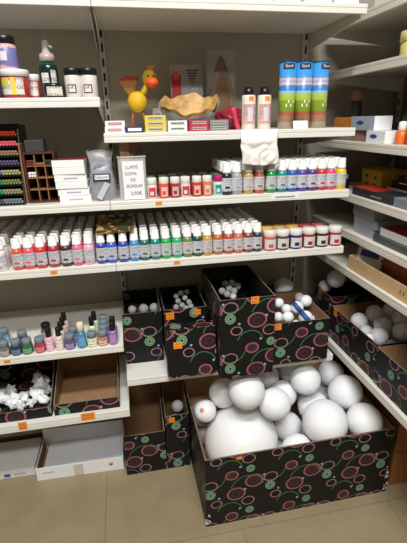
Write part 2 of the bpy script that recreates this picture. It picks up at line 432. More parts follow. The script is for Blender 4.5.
COL4 = [(-.497, 'cream', (225, 215, 195), None), (-.455, 'ivory', (222, 214, 200), None), (-.413, 'white', (232, 226, 214), None),
 (17, 'orange_red', (222, 84, 62), 'orange-red'), (28.7, 'rose_pink', (232, 92, 110), 'rose pink'), (41, 'scarlet', (214, 52, 48), 'scarlet'), (53.5, 'crimson', (176, 50, 66), 'crimson'),
 (65.8, 'plum', (72, 38, 58), 'dark plum'), (77.3, 'bright_pink', (228, 106, 138), 'bright pink'), (88.8, 'pale_pink', (238, 178, 192), 'pale pink'),
 (101, 'violet_blue', (66, 62, 158), 'violet-blue'), (111.6, 'royal_blue', (52, 98, 196), 'royal blue'),
 (123.4, 'ultramarine', (58, 70, 172), 'ultramarine'), (134.5, 'sky_blue', (58, 142, 208), 'sky blue'), (144.8, 'bottle_green', (22, 104, 84), 'bottle green'), (155.5, 'teal', (26, 128, 124), 'teal'),
 (166.3, 'grass_green', (46, 172, 78), 'grass green'), (177, 'sea_green', (40, 176, 124), 'sea green'), (187.5, 'olive', (116, 130, 56), 'olive green'), (197.3, 'forest', (30, 74, 54), 'forest green'),
 (207.3, 'ochre', (206, 158, 66), 'ochre yellow'), (218, 'caramel', (180, 106, 58), 'caramel brown'), (228.7, 'brick', (186, 74, 60), 'brick red'), (238.4, 'salmon', (208, 110, 84), 'salmon orange'),
 (248, 'russet', (146, 62, 58), 'russet'), (257.6, 'petrol', (30, 62, 80), 'dark petrol blue')]
ZB = zs4+.0002
for i, (a, key, rgb, nm) in enumerate(COL4):
    x = a if abs(a) < 1 else sx(a, LIP+.024, ZB+.05)
    if nm is None: nm = {'cream': 'cream', 'ivory': 'ivory', 'white': 'chalk white'}[key]
    for k in range(8):
        if i < 2 and k == 0: pass
        jx = random.uniform(-.001, .001)
        lab = f'front {nm} acrylic paint bottle with white cap on the lower paint shelf' if k == 0 else f'white-capped paint bottle queued behind the front {nm} bottle on lower paint shelf'
        paint_bottle(x+jx, LIP+.0255+k*.0405+random.uniform(-.0012, .0012), ZB, key, rgb, lab, G4, k == 0)
COL3 = [(226.5, 'black', (32, 36, 44), 'charcoal'), (237, 'grey', (160, 164, 170), 'light grey'), (248.5, 'gold', (196, 156, 88), 'golden ochre'), (259.3, 'copper', (188, 92, 58), 'copper orange'),
 (271, 'vivid_green', (30, 156, 70), 'vivid green'), (281.7, 'turquoise', (32, 140, 146), 'turquoise'), (292, 'cobalt', (40, 92, 178), 'cobalt blue'), (302, 'violet', (84, 72, 164), 'violet'),
 (312, 'purple', (88, 58, 128), 'deep purple'), (321.3, 'signal_red', (208, 48, 52), 'signal red'), (331, 'hot_pink', (226, 74, 112), 'hot pink'), (341, 'lemon', (232, 196, 40), 'lemon yellow')]
ZT = zs3+.0002
for i, (a, key, rgb, nm) in enumerate(COL3):
    x = sx(a, LIP+.024, ZT+.05)
    for k in range(5):
        lab = f'front {nm} acrylic paint bottle with white cap on the upper paint shelf' if k == 0 else f'white-capped paint bottle queued behind the front {nm} bottle on upper paint shelf'
        paint_bottle(x+random.uniform(-.001, .001), LIP+.0255+k*.0405, ZT, key, rgb, lab, G3, k == 0, 1.03)

# small red and white jars, left part of the upper paint shelf
def small_jar(x, y, z, rgb, lidrgb, key, label, group, r=.0165, h=.066, front=True, patch=(238, 232, 228), nm='paint_jar'):
    t = thing(nm, label, 'paint jar', (x, y, z), 0, group)
    mb = MB(); mb.lathe([(r*.93, 0), (r, .002), (r, h*.62), (r*.9, h*.70), (r*.88, h*.74)]); mb.build('body', mat('jar_'+key, hx(*rgb), .25, coat=.3), t)
    mb = MB(); mb.lathe([(r*.96, h*.70), (r*.98, h*.71), (r*.98, h*.97), (r*.9, h), (r*.2, h)]); mb.build('lid', mat('lid_%d_%d_%d' % lidrgb, hx(*lidrgb), .4), t)
    if front:
        mb = MB(); la, lb, lz = (PI*1.16, PI*1.80, .59) if r > .02 else (PI*1.28, PI*1.72, .55)
        mb.lathe([(r*1.012, h*.10), (r*1.012, h*lz)], a0=la, a1=lb, seg=12, caps=False, mi=0)
        mb.lathe([(r*1.02, h*.18), (r*1.02, h*.36)], a0=PI*1.36, a1=PI*1.58, seg=6, caps=False, mi=1)
        mb.build('label', [mat('patch_%d_%d_%d' % patch, hx(*patch), .5), mat('jar_'+key, (0, 0, 0))], t, recalc=False)
    return t
W3 = (228, 222, 214)
JR = [(152, 'pearl_white', (232, 220, 212), W3, (206, 66, 62), 'white'), (164, 'coral', (218, 84, 66), (232, 220, 210), (232, 190, 180), 'coral red'), (175, 'wine', (176, 48, 60), W3, (206, 178, 174), 'wine red'),
      (185.3, 'white_red', (230, 214, 206), W3, (204, 58, 56), 'white with red patch'), (196.7, 'tomato', (204, 62, 54), W3, (226, 186, 176), 'tomato red'), (207, 'apricot', (224, 120, 76), W3, (224, 196, 180), 'apricot'),
      (217.6, 'mint_jar', (214, 224, 220), (168, 34, 92), (40, 148, 142), 'magenta-lidded')]
LIDS = [(60, 92, 66), (54, 30, 38), (34, 34, 38)]
for px, key, rgb, lid, patch, nm in JR:
    x = sx(px, LIP+.024, ZT+.03)
    for k in range(4):
        lab = (f'front {nm} small paint jar on the upper paint shelf') if k == 0 else f'small jar queued behind the front {nm} jar on the upper paint shelf'
        small_jar(x, LIP+.022+k*.037, ZT, rgb, lid if k == 0 else LIDS[(k+len(key)) % 3], key, lab, 'small jars beside the handwritten sign', front=(k == 0), patch=patch, h=.068 if k == 0 else .07)
# bigger white-lidded jars, right end of the lower paint shelf
JB = [(269.3, 'strawberry', (206, 88, 96), (228, 214, 196), 'strawberry pink', 0), (282, 'brownblue', (74, 66, 62), W3, 'brown', 1), (295, 'navyjar', (36, 44, 110), W3, 'navy blue', 1), (308, 'darkred', (150, 34, 40), W3, 'dark red', 1), (321, 'blackjar', (44, 36, 32), W3, 'black', 1), (334, 'rubyjar', (176, 36, 44), W3, 'ruby red', 1)]
BACKLID = [(214, 170, 70), (196, 150, 80), (206, 150, 60), (150, 60, 60), (160, 70, 80), (190, 184, 176)]
for j, (px, key, rgb, lid, nm, _) in enumerate(JB):
    x = sx(px, LIP+.03, ZB+.03)
    for k in range(2):
        if k == 1 and j > 4: continue
        lab = f'front {nm} round jar with white lid at right end of lower paint shelf' if k == 0 else f'round jar with coloured lid standing behind the {nm} white-lidded jar'
        small_jar(x+(.006 if k else 0), LIP+.027+k*.056, ZB, rgb, lid if k == 0 else BACKLID[j], key, lab, 'round jars at the end of the lower paint shelf', r=.0248, h=.074, front=(k == 0), patch=(214, 206, 200))
# colour card on bottle caps of the left bay
cx, cz = sx(115, 1.42, 1.165), ZB+.1062
CARDM = bpy.data.materials.new('flower_card'); CARDM.use_nodes = True
n, l = nt(CARDM); b = n['Principled BSDF']; b.inputs['Roughness'].default_value = .4
tc = n.new('ShaderNodeTexCoord'); t = n.new('ShaderNodeTexNoise'); t.inputs['Scale'].default_value = 26; t.inputs['Distortion'].default_value = 1.5; l.new(tc.outputs['Object'], t.inputs['Vector'])
r = n.new('ShaderNodeValToRGB'); r.color_ramp.interpolation = 'LINEAR'
e = r.color_ramp.elements
for _ in range(4): e.new(.5)
for i, (p_, c_) in enumerate(((.3, (30, 48, 30)), (.46, (58, 66, 38)), (.53, (120, 56, 40)), (.58, (206, 170, 70)), (.64, (150, 110, 84)), (.70, (48, 38, 32)))): e[i].position = p_; e[i].color = (*hx(*c_), 1)
l.new(t.outputs['Fac'], r.inputs['Fac']); l.new(r.outputs['Color'], b.inputs['Base Color'])
t_ = tag(thing('colour_card', '', '', (cx, 1.387, cz), 0, rx=math.radians(16)), 'colour card printed with flowers lying across blue bottle caps', 'card')
mb = MB(); mb.box((-.062, 0, 0), (.062, .11, .0012)); mb.build('card', [CARDM], t_)

# ------------------------------------------------------------------ ring-printed boxes and foam balls
def open_box(label, x0, x1, y0, y1, z, h, back_h=None, inner=KRAFT, rz=0, name='storage_box', outer=RINGS, side_h=None, tags=(), th=.004, closed=False, rx=0, group='black ring-patterned boxes', xtags=()):
    bh = back_h or h
    cx, cy = (x0+x1)/2, y0
    t = thing(name, label, 'box', (cx, cy, z), rz, group, rx=rx)
    w, d = (x1-x0)/2, y1-y0
    mb = MB()
    V = lambda *p: Vector(p)
    def slab(P, fm): mb.hexa([V(*p) for p in P], 2, fm)
    slab([(-w,0,0),(w,0,0),(w,th,0),(-w,th,0),(-w,0,h),(w,0,h),(w,th,h),(-w,th,h)], {'f':0,'k':1,'l':0,'r':0,'b':0})
    slab([(-w,d-th,0),(w,d-th,0),(w,d,0),(-w,d,0),(-w,d-th,bh),(w,d-th,bh),(w,d,bh),(-w,d,bh)], {'f':1,'k':0,'l':0,'r':0,'b':0})
    for s_ in (-1, 1):
        a, c = sorted((s_*w, s_*(w-th)))
        slab([(a,th,0),(c,th,0),(c,d-th,0),(a,d-th,0),(a,th,h),(c,th,h),(c,d-th,bh),(a,d-th,bh)], {'l': 0 if s_ < 0 else 1, 'r': 1 if s_ < 0 else 0, 'b':0})
    slab([(-w+th,th,0),(w-th,th,0),(w-th,d-th,0),(-w+th,d-th,0),(-w+th,th,th),(w-th,th,th),(w-th,d-th,th),(-w+th,d-th,th)], {'t':1,'b':0})
    mb.build('carton', [outer, inner, EDGE], t, uv=True)
    if closed:
        m2 = MB(); m2.box((-w, 0, h), (w, d, h+.003)); m2.build('lid', [outer], t, uv=True)
    for (tx, tz, tw, thh) in tags: price_tag(t, tx-cx, -.0004, tz-z, tw, thh)
    for (ty, tz, tw, thh) in xtags: price_tag(t, -w-.0004, ty-cy, tz-z, tw, thh, axis='x')
    return t
BALLME = {}
def ball(c, r, label, group=None, m=FOAM, sub=3, squash=1.0):
    key = (m.name, sub)
    if key not in BALLME:
        mb = MB(); mb.sphere((0,0,0), 1, sub=sub); me = bpy.data.meshes.new('ball'); mb.bm.to_mesh(me); mb.bm.free(); me.materials.append(m); BALLME[key] = me
    o = link('foam_ball', BALLME[key]); o.location = c; o.scale = (r, r, r)
    o.rotation_euler = (random.random()*3, random.random()*3, random.random()*3)
    return tag(o, label, 'ball', group)

BIG = open_box('largest black ring-patterned box, on the floor, full of big white balls', .212, .990, 1.180, 1.715, 0, .330, rz=math.radians(.5), inner=KRAFT_L, th=.006)
mb = MB(); rs = random.Random(4)
for (cx_, cz_, n_) in ((.388, .035, 7), (.386, .10, 5), (-.386, .02, 6), (-.385, .05, 3)):
    for k in range(n_):
        x, z, a = cx_+rs.uniform(-.012, .004)*(1 if cx_ > 0 else -1), max(.006, cz_+rs.uniform(-.02, .02)), rs.uniform(.003, .008)
        mb.hexa([Vector(q) for q in ((x-a, -.003, z-a*.6), (x+a*.8, -.002, z-a), (x+a, -.0005, z-a*.4), (x-a*.6, -.0005, z-a*.5), (x-a*.5, -.004, z+a*.4), (x+a*.4, -.003, z+a*.8), (x+a*.5, -.0005, z+a*.6), (x-a*.3, -.0005, z+a*.7))])
o = mb.build('torn_edge', mat('torn_paper', hx(206, 200, 190), .9), BIG); o['label'] = 'pale torn cardboard at the box corners'
p = on_y(239, 459, 1.18); price_tag(BIG, p.x-.601, -.002, .318, .022, .012, lines=1)
BB = [((.421,1.420,.169), .162, 'largest styrofoam ball, at the front left of the floor box', FOAM_IV),
 ((.424,1.365,.468), .074, 'upper left ball resting behind and above the largest ball', FOAM), ((.360,1.500,.372), .064, 'leftmost ball at the back of the floor box', FOAM),
 ((.268,1.450,.331), .047, 'ball with an orange sticker at left wall of floor box', FOAM), ((.543,1.355,.394), .066, 'ball overlapping the upper right of the largest ball', FOAM),
 ((.622,1.461,.353), .060, 'ball half hidden behind the one right of the largest ball', FOAM), ((.591,1.580,.372), .054, 'small ball at the back centre of the floor box', FOAM),
 ((.648,1.451,.180), .066, 'ball low down right of the largest ball', FOAM), ((.617,1.268,.219), .064, 'ball at the front rim between largest ball and second largest', FOAM),
 ((.735,1.280,.328), .091, 'second largest styrofoam ball, at front centre-right of floor box', FOAM), ((.906,1.268,.312), .073, 'ball at the front right corner of the floor box', FOAM),
 ((.890,1.405,.362), .074, 'right-hand ball just behind the front right corner ball', FOAM), ((.707,1.425,.440), .064, 'topmost ball at the centre of the pile', FOAM),
 ((.900,1.560,.355), .062, 'ball at the back right of the floor box', FOAM), ((.760,1.439,.284), .068, 'ball behind the second largest ball in middle of pile', FOAM),
 ((.715,1.590,.385), .064, 'pale ball at rear of the pile under shelf edge', FOAM)]
for c, r, lab, m in BB:
    o = ball(c, r, lab, 'styrofoam balls in the floor box', m, 4)
    if 'orange' in lab:
        mb = MB(); d = (Vector((-.42, -.62, .60))).normalized()
        q = d.to_track_quat('Z', 'Y').to_matrix()
        mb.lathe([(0, 1.012), (.16, 1.004), (.2, .985)], seg=14, rot=q); s_ = mb.build('sticker', ORANGE, o); s_['label'] = 'round orange sticker'
        o.rotation_euler = (0, 0, 0)
for c, r in (((.31,1.62,.070),.062), ((.285,1.60,.20),.062), ((.42,1.648,.19),.058), ((.52,1.62,.07),.062), ((.60,1.62,.24),.062), ((.68,1.60,.09),.062), ((.74,1.63,.25),.062), ((.84,1.60,.08),.062), ((.90,1.62,.22),.062), ((.87,1.42,.12),.066), ((.91,1.27,.12),.070), ((.74,1.29,.14),.070), ((.60,1.265,.085),.062), ((.64,1.45,.058), .049), ((.755,1.46,.135),.05), ((.245,1.28,.10),.026)):
    ball(c, r, 'lower ball glimpsed between the upper balls of the floor box', 'styrofoam balls in the floor box', FOAM, 3)

# centre bay, boxes on the bottom shelf
Z6 = zs6R+.0003
def tg(px, py, Y, w=.03, h=.024): q = on_y(px, py, Y); return (q.x, q.z, w, h)
open_box('black ring-patterned box at far left of the centre bottom shelf', -.042, .108, 1.490, 1.735, Z6, .222, inner=RINGS, tags=[tg(169, 316, 1.49)][:0])
open_box('black ring-patterned box of tiny balls tucked behind the leaning closed carton', .118, .290, 1.490, 1.735, Z6, .222, inner=BLACKCARD, tags=[tg(197, 312, 1.49), tg(170, 316, 1.49, .032, .03)])
open_box('closed ring-patterned carton leaning back in front of box with tiny balls', .110, .296, 1.342, 1.395, Z6+.0070, .192, closed=True, rx=math.radians(-7), tags=[(.110+.042, .580+.138, .032, .026)], inner=BLACKCARD)
open_box('tall black ring-patterned box in the middle of the centre bottom shelf', .303, .510, 1.310, 1.665, Z6, .322, inner=BLACKCARD, tags=[tg(255, 300, 1.31, .030, .028)])
open_box('lower black ring-patterned box with blue-banded balls, right of the tall one', .528, .758, 1.355, 1.640, Z6, .182, tags=[tg(278, 327, 1.355, .028, .026)])
open_box('plain dark carton holding one large ball behind the blue-banded balls', .545, .720, 1.642, 1.748, Z6, .185, inner=KRAFT, outer=BLACKCARD)
def balls_px(items, Y, group, labels, m=FOAM, sub=3):
    res = []
    for (px, py, rp, dy), lab in zip(items, labels):
        q = on_y(px, py, Y+dy); r = rp*(Vector((0, 0, CAMH))-q).dot(-fw)/FPX
        res.append(ball(q, r, lab, group, m, sub))
    return res
balls_px([(132.2, 309.5, 4.2, 0), (143.6, 308.5, 4.8, 0), (154, 307.5, 4.6, 0)], 1.665, 'small grey-lit balls in far left box', ['leftmost of three small balls in the far left box', 'middle one of three small balls in the far left box', 'rightmost of three small balls in the far left box'])
for i, (px, py, dy) in enumerate([(176, 296, .05), (181, 293, .06), (187, 292, .07), (178, 301, .02), (185, 298, .03), (189, 302, .0), (182, 305, -.02), (186, 308, -.035), (191, 306, -.03), (176, 307, -.03)]):
    q = on_y(px, py, 1.60+dy); ball(q, .0125, 'tiny ball heaped in the box behind the leaning carton', 'tiny balls in the box behind the leaning carton', FOAM, 2)
for i, (px, py, dy) in enumerate([(222, 291, .03), (229, 288, .06), (232, 283, .09), (227, 294, .0), (234, 291, .03), (238, 286, .08), (225, 284, .1), (233, 296, -.02)]):
    q = on_y(px, py, 1.545+dy); ball(q, .0155, 'small ball inside the tall ring-patterned box', 'small balls in the tall box', FOAM, 2)
EB = [(.611,1.530,.766,.0213), (.625,1.480,.759,.0208), (.726,1.580,.758,.0221), (.727,1.517,.769,.0256), (.608,1.420,.753,.0233), (.562,1.410,.763,.0198)]
EL = ['upper left small ball in box with blue-banded balls', 'small ball in middle of box left of blue bands', 'small ball at the back of box with blue-banded balls', 'larger small ball at back right of box with blue-banded balls', 'small ball at front rim beside the blue-banded balls', 'small ball at front left corner of box with blue-banded balls']
for (x, y, z, r), lab in zip(EB, EL): ball((x, y, z), r, lab, 'small balls in the blue-band box', FOAM, 3)
for o in (ball((.689,1.430,.737), .0286, 'front blue-banded white ball in the low ring-patterned box', 'blue-banded balls', FOAM, 4), ball((.676,1.490,.756), .0277, 'rear blue-banded white ball in the low ring-patterned box', 'blue-banded balls', FOAM, 4)):
    o.rotation_euler = (0, .9, 0)
    mb = MB(); mb.lathe([(.88, -.36), (.96, -.36), (1.04, 0), (.96, .36), (.88, .36)], seg=28); s_ = mb.build('band', mat('blue_band', hx(40, 84, 150), .5), o); s_['label'] = 'blue band'
balls_px([(283.5, 287, 9.6, 0)], 1.695, 'large grey-lit ball', ['large ball in the dark carton behind the blue-banded balls'])
for px, py, dy in ((281, 311, .06), (296, 317, .02), (311, 312, .06)):
    q = on_y(px, py+7, 1.43+dy); ball(q, .018, 'ball lower down in the box with blue-banded balls', 'small balls in the blue-band box', FOAM, 2)

# right unit, boxes on the base shelf
Z7 = R6+.0003
open_box('back ring-patterned box on the right unit base shelf, in the corner', .880, 1.20, 1.585, 1.745, Z7, .190, inner=BLACKCARD, xtags=[(1.69, .735, .026, .032)])
open_box('ring-patterned box heaped with white balls on the right unit base shelf', .880, 1.20, 1.215, 1.575, Z7, .155, xtags=[(1.535, .690, .026, .034)])
open_box('empty ring-patterned box nearest the camera on the right unit base shelf', .876, 1.20, .860, 1.208, Z7, .150)
GL = ['leftmost ball in the heaped box on the right unit', 'upper middle ball in the heaped box on the right unit', 'upper right ball in the heaped box under the shelf edge', 'nearest ball in the heaped box on the right unit', 'centre ball in the heaped box on the right unit', 'right-hand ball in the heaped box at the picture edge', 'ball behind the right-hand one in the heaped box', 'smaller ball below leftmost ball in the heaped box', 'small ball against the left wall of the heaped box']
GC = [(.946,1.450,.682,.0356), (1.021,1.459,.705,.0367), (1.095,1.453,.711,.0368), (.965,1.331,.670,.0371), (1.015,1.384,.687,.0375), (1.042,1.300,.700,.0358), (1.085,1.376,.711,.0357), (.944,1.390,.665,.0250), (.908,1.310,.675,.0238)]
for (x, y, z, r), lab in zip(GC, GL): ball((x, y, z), r, lab, 'balls in the heaped box on the right unit', FOAM, 3)
for c in ((.95,1.52,.60),(1.04,1.52,.60),(1.13,1.51,.60),(.94,1.435,.60),(1.03,1.43,.598),(1.12,1.42,.60),(.94,1.265,.60),(1.03,1.345,.60),(1.12,1.33,.61)):
    ball(c, .038, 'lower ball under the heap in the right unit box', 'balls in the heaped box on the right unit', FOAM, 3)
for px, py, X, rp, lab in ((336, 279, .93, 9.0, 'larger ball in the back corner box of the right unit'), (325, 286, .915, 6.3, 'smaller ball in the back corner box of the right unit')):
    d = ray(px, py); q = Vector((0, 0, CAMH)) + d*(X/d.x); ball(q, rp*(q-Vector((0,0,CAMH))).dot(fw)/FPX, lab, 'balls in the back corner box', FOAM, 3)
# two boxes on the floor under the centre bay
open_box('low ring-patterned box with brown inside on floor at the left', -.088, .092, 1.500, 1.735, 0, .215, back_h=.36)
open_box('narrow ring-patterned floor box beside the big box, with orange label', .097, .202, 1.500, 1.735, 0, .290, back_h=.36, tags=[tg(172, 420, 1.5, .024, .026)])
d = on_y(177.5, 406, 1.63); ball(d, .028, 'single ball inside the narrow floor box', None, FOAM, 3)
ball((.154, 1.63, .152), .035, 'hidden ball under the single ball in the narrow floor box', None, FOAM, 2); ball((.154, 1.63, .056), .045, 'lowest ball in the narrow floor box', None, FOAM, 2)
# left bay base shelf boxes
ZL = zs6+.0003
open_box('ring-patterned tray of broken white foam on the left base shelf', -.600, -.338, 1.402, 1.690, ZL, .042, back_h=.15, inner=RINGS, tags=[])
open_box('empty brown-lined ring-patterned tray on the left base shelf', -.328, -.082, 1.402, 1.690, ZL, .048, back_h=.16)
FG = 'broken white foam pieces in the tray'
for i, (px, py, Y, sz) in enumerate([(3, 398, 1.50, .040), (14, 401, 1.47, .040), (24, 399, 1.50, .036), (31, 403, 1.455, .026), (37, 397, 1.50, .036), (42, 390, 1.55, .040), (45, 399, 1.47, .032), (10, 391, 1.56, .036), (49, 393, 1.54, .028), (20, 406, 1.44, .026), (39, 385, 1.60, .036), (46, 384, 1.61, .03)]):
    q = on_y(px, py, Y); sd = random.random()*50
    mb = MB(); mb.sphere((0,0,0), sz, sub=2, scale=(1, .8, random.uniform(.7, 1.1)), fn=lambda v: .72+.75*noise.noise(v*1.7+Vector((sd, sd, sd))))
    for f in mb.bm.faces: f.smooth = False
    zl = min(v.co.z for v in mb.bm.verts)
    o = mb.build('foam_chunk', FOAM); o.location = (min(q.x, -.346-sz), min(q.y, 1.645), max(q.z, ZL+.0045-zl)); o.rotation_euler = (0, 0, random.random()*3)
    tag(o, 'broken white foam chunk in the tray on the left base shelf', 'foam', FG)

# flat white boxes on the floor under the left bay
t_ = thing('flat_carton', 'shallow open white carton with brown inner side on the floor', 'box', (-.292, 1.548, 0), math.radians(-1.5))
mb = MB(); w, d, h, th = .191, .200, .066, .004
mb.box((-w, 0, 0), (w, th, h), 0); mb.box((-w, d-th, 0), (w, d, h+.05), 0)
mb.box((-w, th, 0), (-w+th, d-th, h), 0, fm={'r': 1}); mb.box((w-th, th, 0), (w, d-th, h), 0, fm={'l': 1}); 
mb.build('carton', [WHITECARD, KRAFT], t_)
mb = MB(); mb.box((-w+th+.02, th, 0), (w-th, d-th, .03), 0); mb.build('insert', [mat('white_foam_sheet', hx(238, 240, 246), .6, noise_amt=.02, scale=25)], t_)
mb = MB(); mb.box((-.03, -.0012, .002), (.012, -.0002, h-.004)); o = mb.build('tape', mat('clear_tape', hx(206, 198, 180), .3), t_); o['label'] = 'strip of yellowed tape'
mb = MB(); mb.lathe([(0, .0012), (.010, .0012), (.010, 0)], seg=16, rot=Matrix.Rotation(PI/2, 3, 'X')); o = mb.build('sticker', ORANGE, t_); o.location = (.135, -.0005, .04); o['label'] = 'round orange sticker'
mb = MB()
for i in range(9): mb.box((-.165+i*.006, -.001, .036), (-.165+i*.006+.004, -.0002, .041))
mb.build('lettering', mat('grey_ink', hx(150, 150, 152), .6), t_)
t_ = thing('flat_carton', 'flat closed white carton with a blue label on its front edge', 'box', (-.70, 1.594, 0), math.radians(-1))
mb = MB(); mb.box((-.16, 0, 0), (.203, .195, .044)); mb.build('carton', [WHITECARD], t_, bevel=.003)
q = sx(7.5, 1.594, .02)+.70
mb = MB(); mb.box((q-.018, -.0012, .006), (q+.018, -.0002, .032), 0); mb.box((q-.013, -.0016, .010), (q+.013, -.0011, .028), 1); o = mb.build('label', [WHITECARD, mat('teal_print', hx(40, 110, 160), .5)], t_); o['label'] = 'blue and white label'
mb = MB()
for k_ in range(2):
    for i in range(11): mb.box((q+.028+i*.005, -.001, .022-.008*k_), (q+.028+i*.005+.0035, -.0002, .025-.008*k_))
mb.build('lettering', MATS['grey_ink'], t_)
# brown carton under right unit
t_ = thing('brown_carton', 'plain brown carton on the floor right of the biggest patterned box', 'box', (1.13, 1.205, 0))
mb = MB(); mb.box((-.105, 0, 0), (.105, .40, .40)); mb.build('carton', mat('brown_carton', hx(150, 96, 52), .8, noise_amt=.05, scale=12), t_, bevel=.004)
mb = MB(); mb.box((-.105, -.0012, .18), (.105, -.0002, .183)); mb.build('seam', mat('seam_dark', hx(100, 62, 36), .8), t_)

# ------------------------------------------------------------------ small pots on the left bay (fifth shelf)
Z5 = zs5+.0003
def pot(x, y, rgb, lidm, label, key, r=.0195, h=.056):
    t = thing('craft_pot', label, 'paint pot', (x, y, Z5), 0, 'little pots on the left shelf')
    mb = MB(); mb.lathe([(r*.92, 0), (r, .003), (r, h*.50), (r*.82, h*.64), (r*.78, h*.66)]); mb.build('body', mat('pot_'+key, hx(*rgb), .2, coat=.4, noise_amt=.25, scale=160), t)
    mb = MB(); mb.lathe([(r*.80, h*.62), (r*.86, h*.63), (r*.86, h*.97), (r*.78, h), (r*.1, h)]); mb.build('lid', lidm, t)
    mb = MB(); mb.lathe([(r*1.012, h*.12), (r*1.012, h*.44)], a0=PI*1.22, a1=PI*1.78, seg=8, caps=False); mb.build('label', print_label('pot_label_'+key, hx(*[min(255, c+70) for c in rgb]), hx(120, 90, 80), 600), t, recalc=False)
def vial(x, y, rgb, capm, label, key, r=.0145, h=.088, capf=.66, sq=(1,1)):
    t = thing('craft_vial', label, 'paint bottle', (x, y, Z5), 0, 'little pots on the left shelf')
    mb = MB(); mb.lathe([(r*.94, 0), (r, .003), (r, h*.52), (r*.85, h*.60), (r*.55, h*.64)], sxy=sq); mb.build('body', mat('vial_'+key, hx(*rgb), .25, coat=.4), t)
    mb = MB(); mb.lathe([(r*.60, h*.62), (r*capf, h*.63), (r*capf*.94, h*.98), (r*capf*.8, h), (0.001, h)]); mb.build('cap', capm, t)
    mb = MB(); mb.lathe([(r*1.012, h*.10), (r*1.012, h*.48)], a0=PI*1.22, a1=PI*1.78, seg=8, caps=False); mb.build('label', print_label('vial_label_'+key, hx(*[min(255, c+36) for c in rgb]), hx(150, 120, 150), 500), t, recalc=False)
def X5(px, Y=1.41): return sx(px, Y, Z5+.03)
pot(X5(4.5), 1.405, (120, 112, 110), GREYLID, 'front multicoloured pot at left end of the pot shelf', 'mixed')
pot(X5(16.3), 1.405, (32, 62, 92), GREYLID, 'front dark blue pot with grey lid', 'darkblue')
pot(X5(27.4), 1.405, (48, 112, 62), GREYLID, 'front green pot with grey lid', 'green')
pot(X5(40), 1.405, (178, 56, 76), GREYLID, 'front red pot with grey lid', 'red')
vial(X5(49.8), 1.403, (236, 178, 190), BLACKP, 'front pink vial with black cap', 'pink')
vial(X5(59.6), 1.403, (232, 204, 192), BLACKP, 'front pale peach vial with black cap', 'peach')
pot(X5(69.7), 1.405, (96, 84, 140), GREYLID, 'front lilac-blue pot with grey lid', 'lilac')
vial(X5(81.8), 1.403, (54, 138, 182), mat('cream_cap', hx(228, 220, 190), .4), 'front blue-labelled bottle with cream cap', 'bluelab', r=.017, h=.098, capf=.75)
pot(X5(92), 1.405, (222, 214, 170), GREYLID, 'front pale yellow pot with grey lid', 'paleyellow')
pot(X5(102.6), 1.405, (190, 130, 110), GREYLID, 'front orange and violet pot with grey lid', 'orangeviolet')
vial(X5(113), 1.403, (150, 110, 172), BLACKP, 'front purple vial with black cap at right end', 'purple', r=.0165, h=.088)
pot(X5(-2, 1.45), 1.455, (90, 110, 130), GREYLID, 'grey-blue pot behind the multicoloured pot', 'greyblue')
pot(X5(4, 1.50), 1.505, (110, 150, 170), GREYLID, 'pale blue pot at back left of the pot shelf', 'paleblue')
pot(X5(22.5, 1.47), 1.470, (38, 44, 66), GREYLID, 'navy pot behind the blue and green pots', 'navy')
pot(X5(45.8, 1.51), 1.515, (96, 98, 112), BLACKP, 'dark-lidded glass pot standing alone at the back', 'glass')
mb_x = [(61.5, 1.445), (63.3, 1.485), (65, 1.525)]
for (px, Y), nm in zip(mb_x, ('second', 'third', 'rearmost')):
    vial(X5(px, Y), Y, (226, 196, 186), BLACKP, f'{nm} black-capped vial in the column behind the peach vial', 'peach2')
pot(X5(73, 1.455), 1.458, (120, 112, 150), GREYLID, 'pot with grey lid behind the lilac-blue pot', 'lilac2')
vial(X5(92.5, 1.452), 1.452, (216, 222, 178), BLACKP, 'pale lime vial with black cap behind the pale yellow pot', 'lime', h=.094)
vial(X5(95, 1.50), 1.495, (206, 216, 180), BLACKP, 'rear pale lime vial with black cap', 'lime2', h=.094)
for k, nm in enumerate(('second', 'third', 'rearmost')):
    pot(X5(103.3, 1.448+k*.043), 1.449+k*.043, (150, 140, 160), GREYLID, f'{nm} grey-lidded pot in the column behind orange-violet pot', 'col')
vial(X5(113, 1.445), 1.446, (150, 110, 172), BLACKP, 'dark-capped vial behind the front purple vial', 'purple2', r=.0165)

# ------------------------------------------------------------------ left bay upper shelf (glue tubs, spray)
Z2 = zs2L+.0003
def X2(px, Y): return sx(px, Y, Z2+.04)
def tub(x, y, z, r, h, bodym, lidm, label, name='tub', cat='tub', lid_h=.018, patch=None):
    t = thing(name, label, cat, (x, y, z))
    mb = MB(); mb.lathe([(r*.9, 0), (r*.93, .003), (r*.97, h-lid_h)], seg=28); mb.build('body', bodym, t)
    mb = MB(); mb.lathe([(r*.9, h-lid_h-.001), (r*1.03, h-lid_h), (r*1.03, h-.003), (r, h), (0.001, h)], seg=28); mb.build('lid', lidm, t)
    if patch:
        for k, (a0, a1, z0, z1, m) in enumerate(patch):
            mb = MB(); mb.lathe([((.93+.04*z0)*r*(1.008+.003*k), z0*h), ((.93+.04*z1)*r*(1.008+.003*k), z1*h)], a0=a0*PI, a1=a1*PI, seg=12, caps=False); mb.build('label', m, t, recalc=False)
    return t
REDM = mat('red_plastic', hx(170, 44, 48), .35)
YEL = mat('yellow_print', hx(224, 204, 60), .5); LAB_W = print_label('tub_label', hx(222, 214, 204), hx(150, 140, 140), 260)
tub(X2(15.5, 1.44), 1.440, Z2, .041, .078, REDM, WHITEP, 'red tub with white lid and yellow-white label under blue jar', patch=[(1.12, 1.75, .12, .72, LAB_W), (1.2, 1.40, .42, .70, YEL), (1.46, 1.56, .12, .72, YEL)])
t_ = thing('glitter_jar', 'pink and blue jar with black lid standing on the red tub', 'jar', (X2(12.8, 1.44)-.004, 1.440, Z2+.0785))
mb = MB(); mb.lathe([(.0295, 0), (.0305, .002), (.0285, .062), (.024, .068)], seg=24)
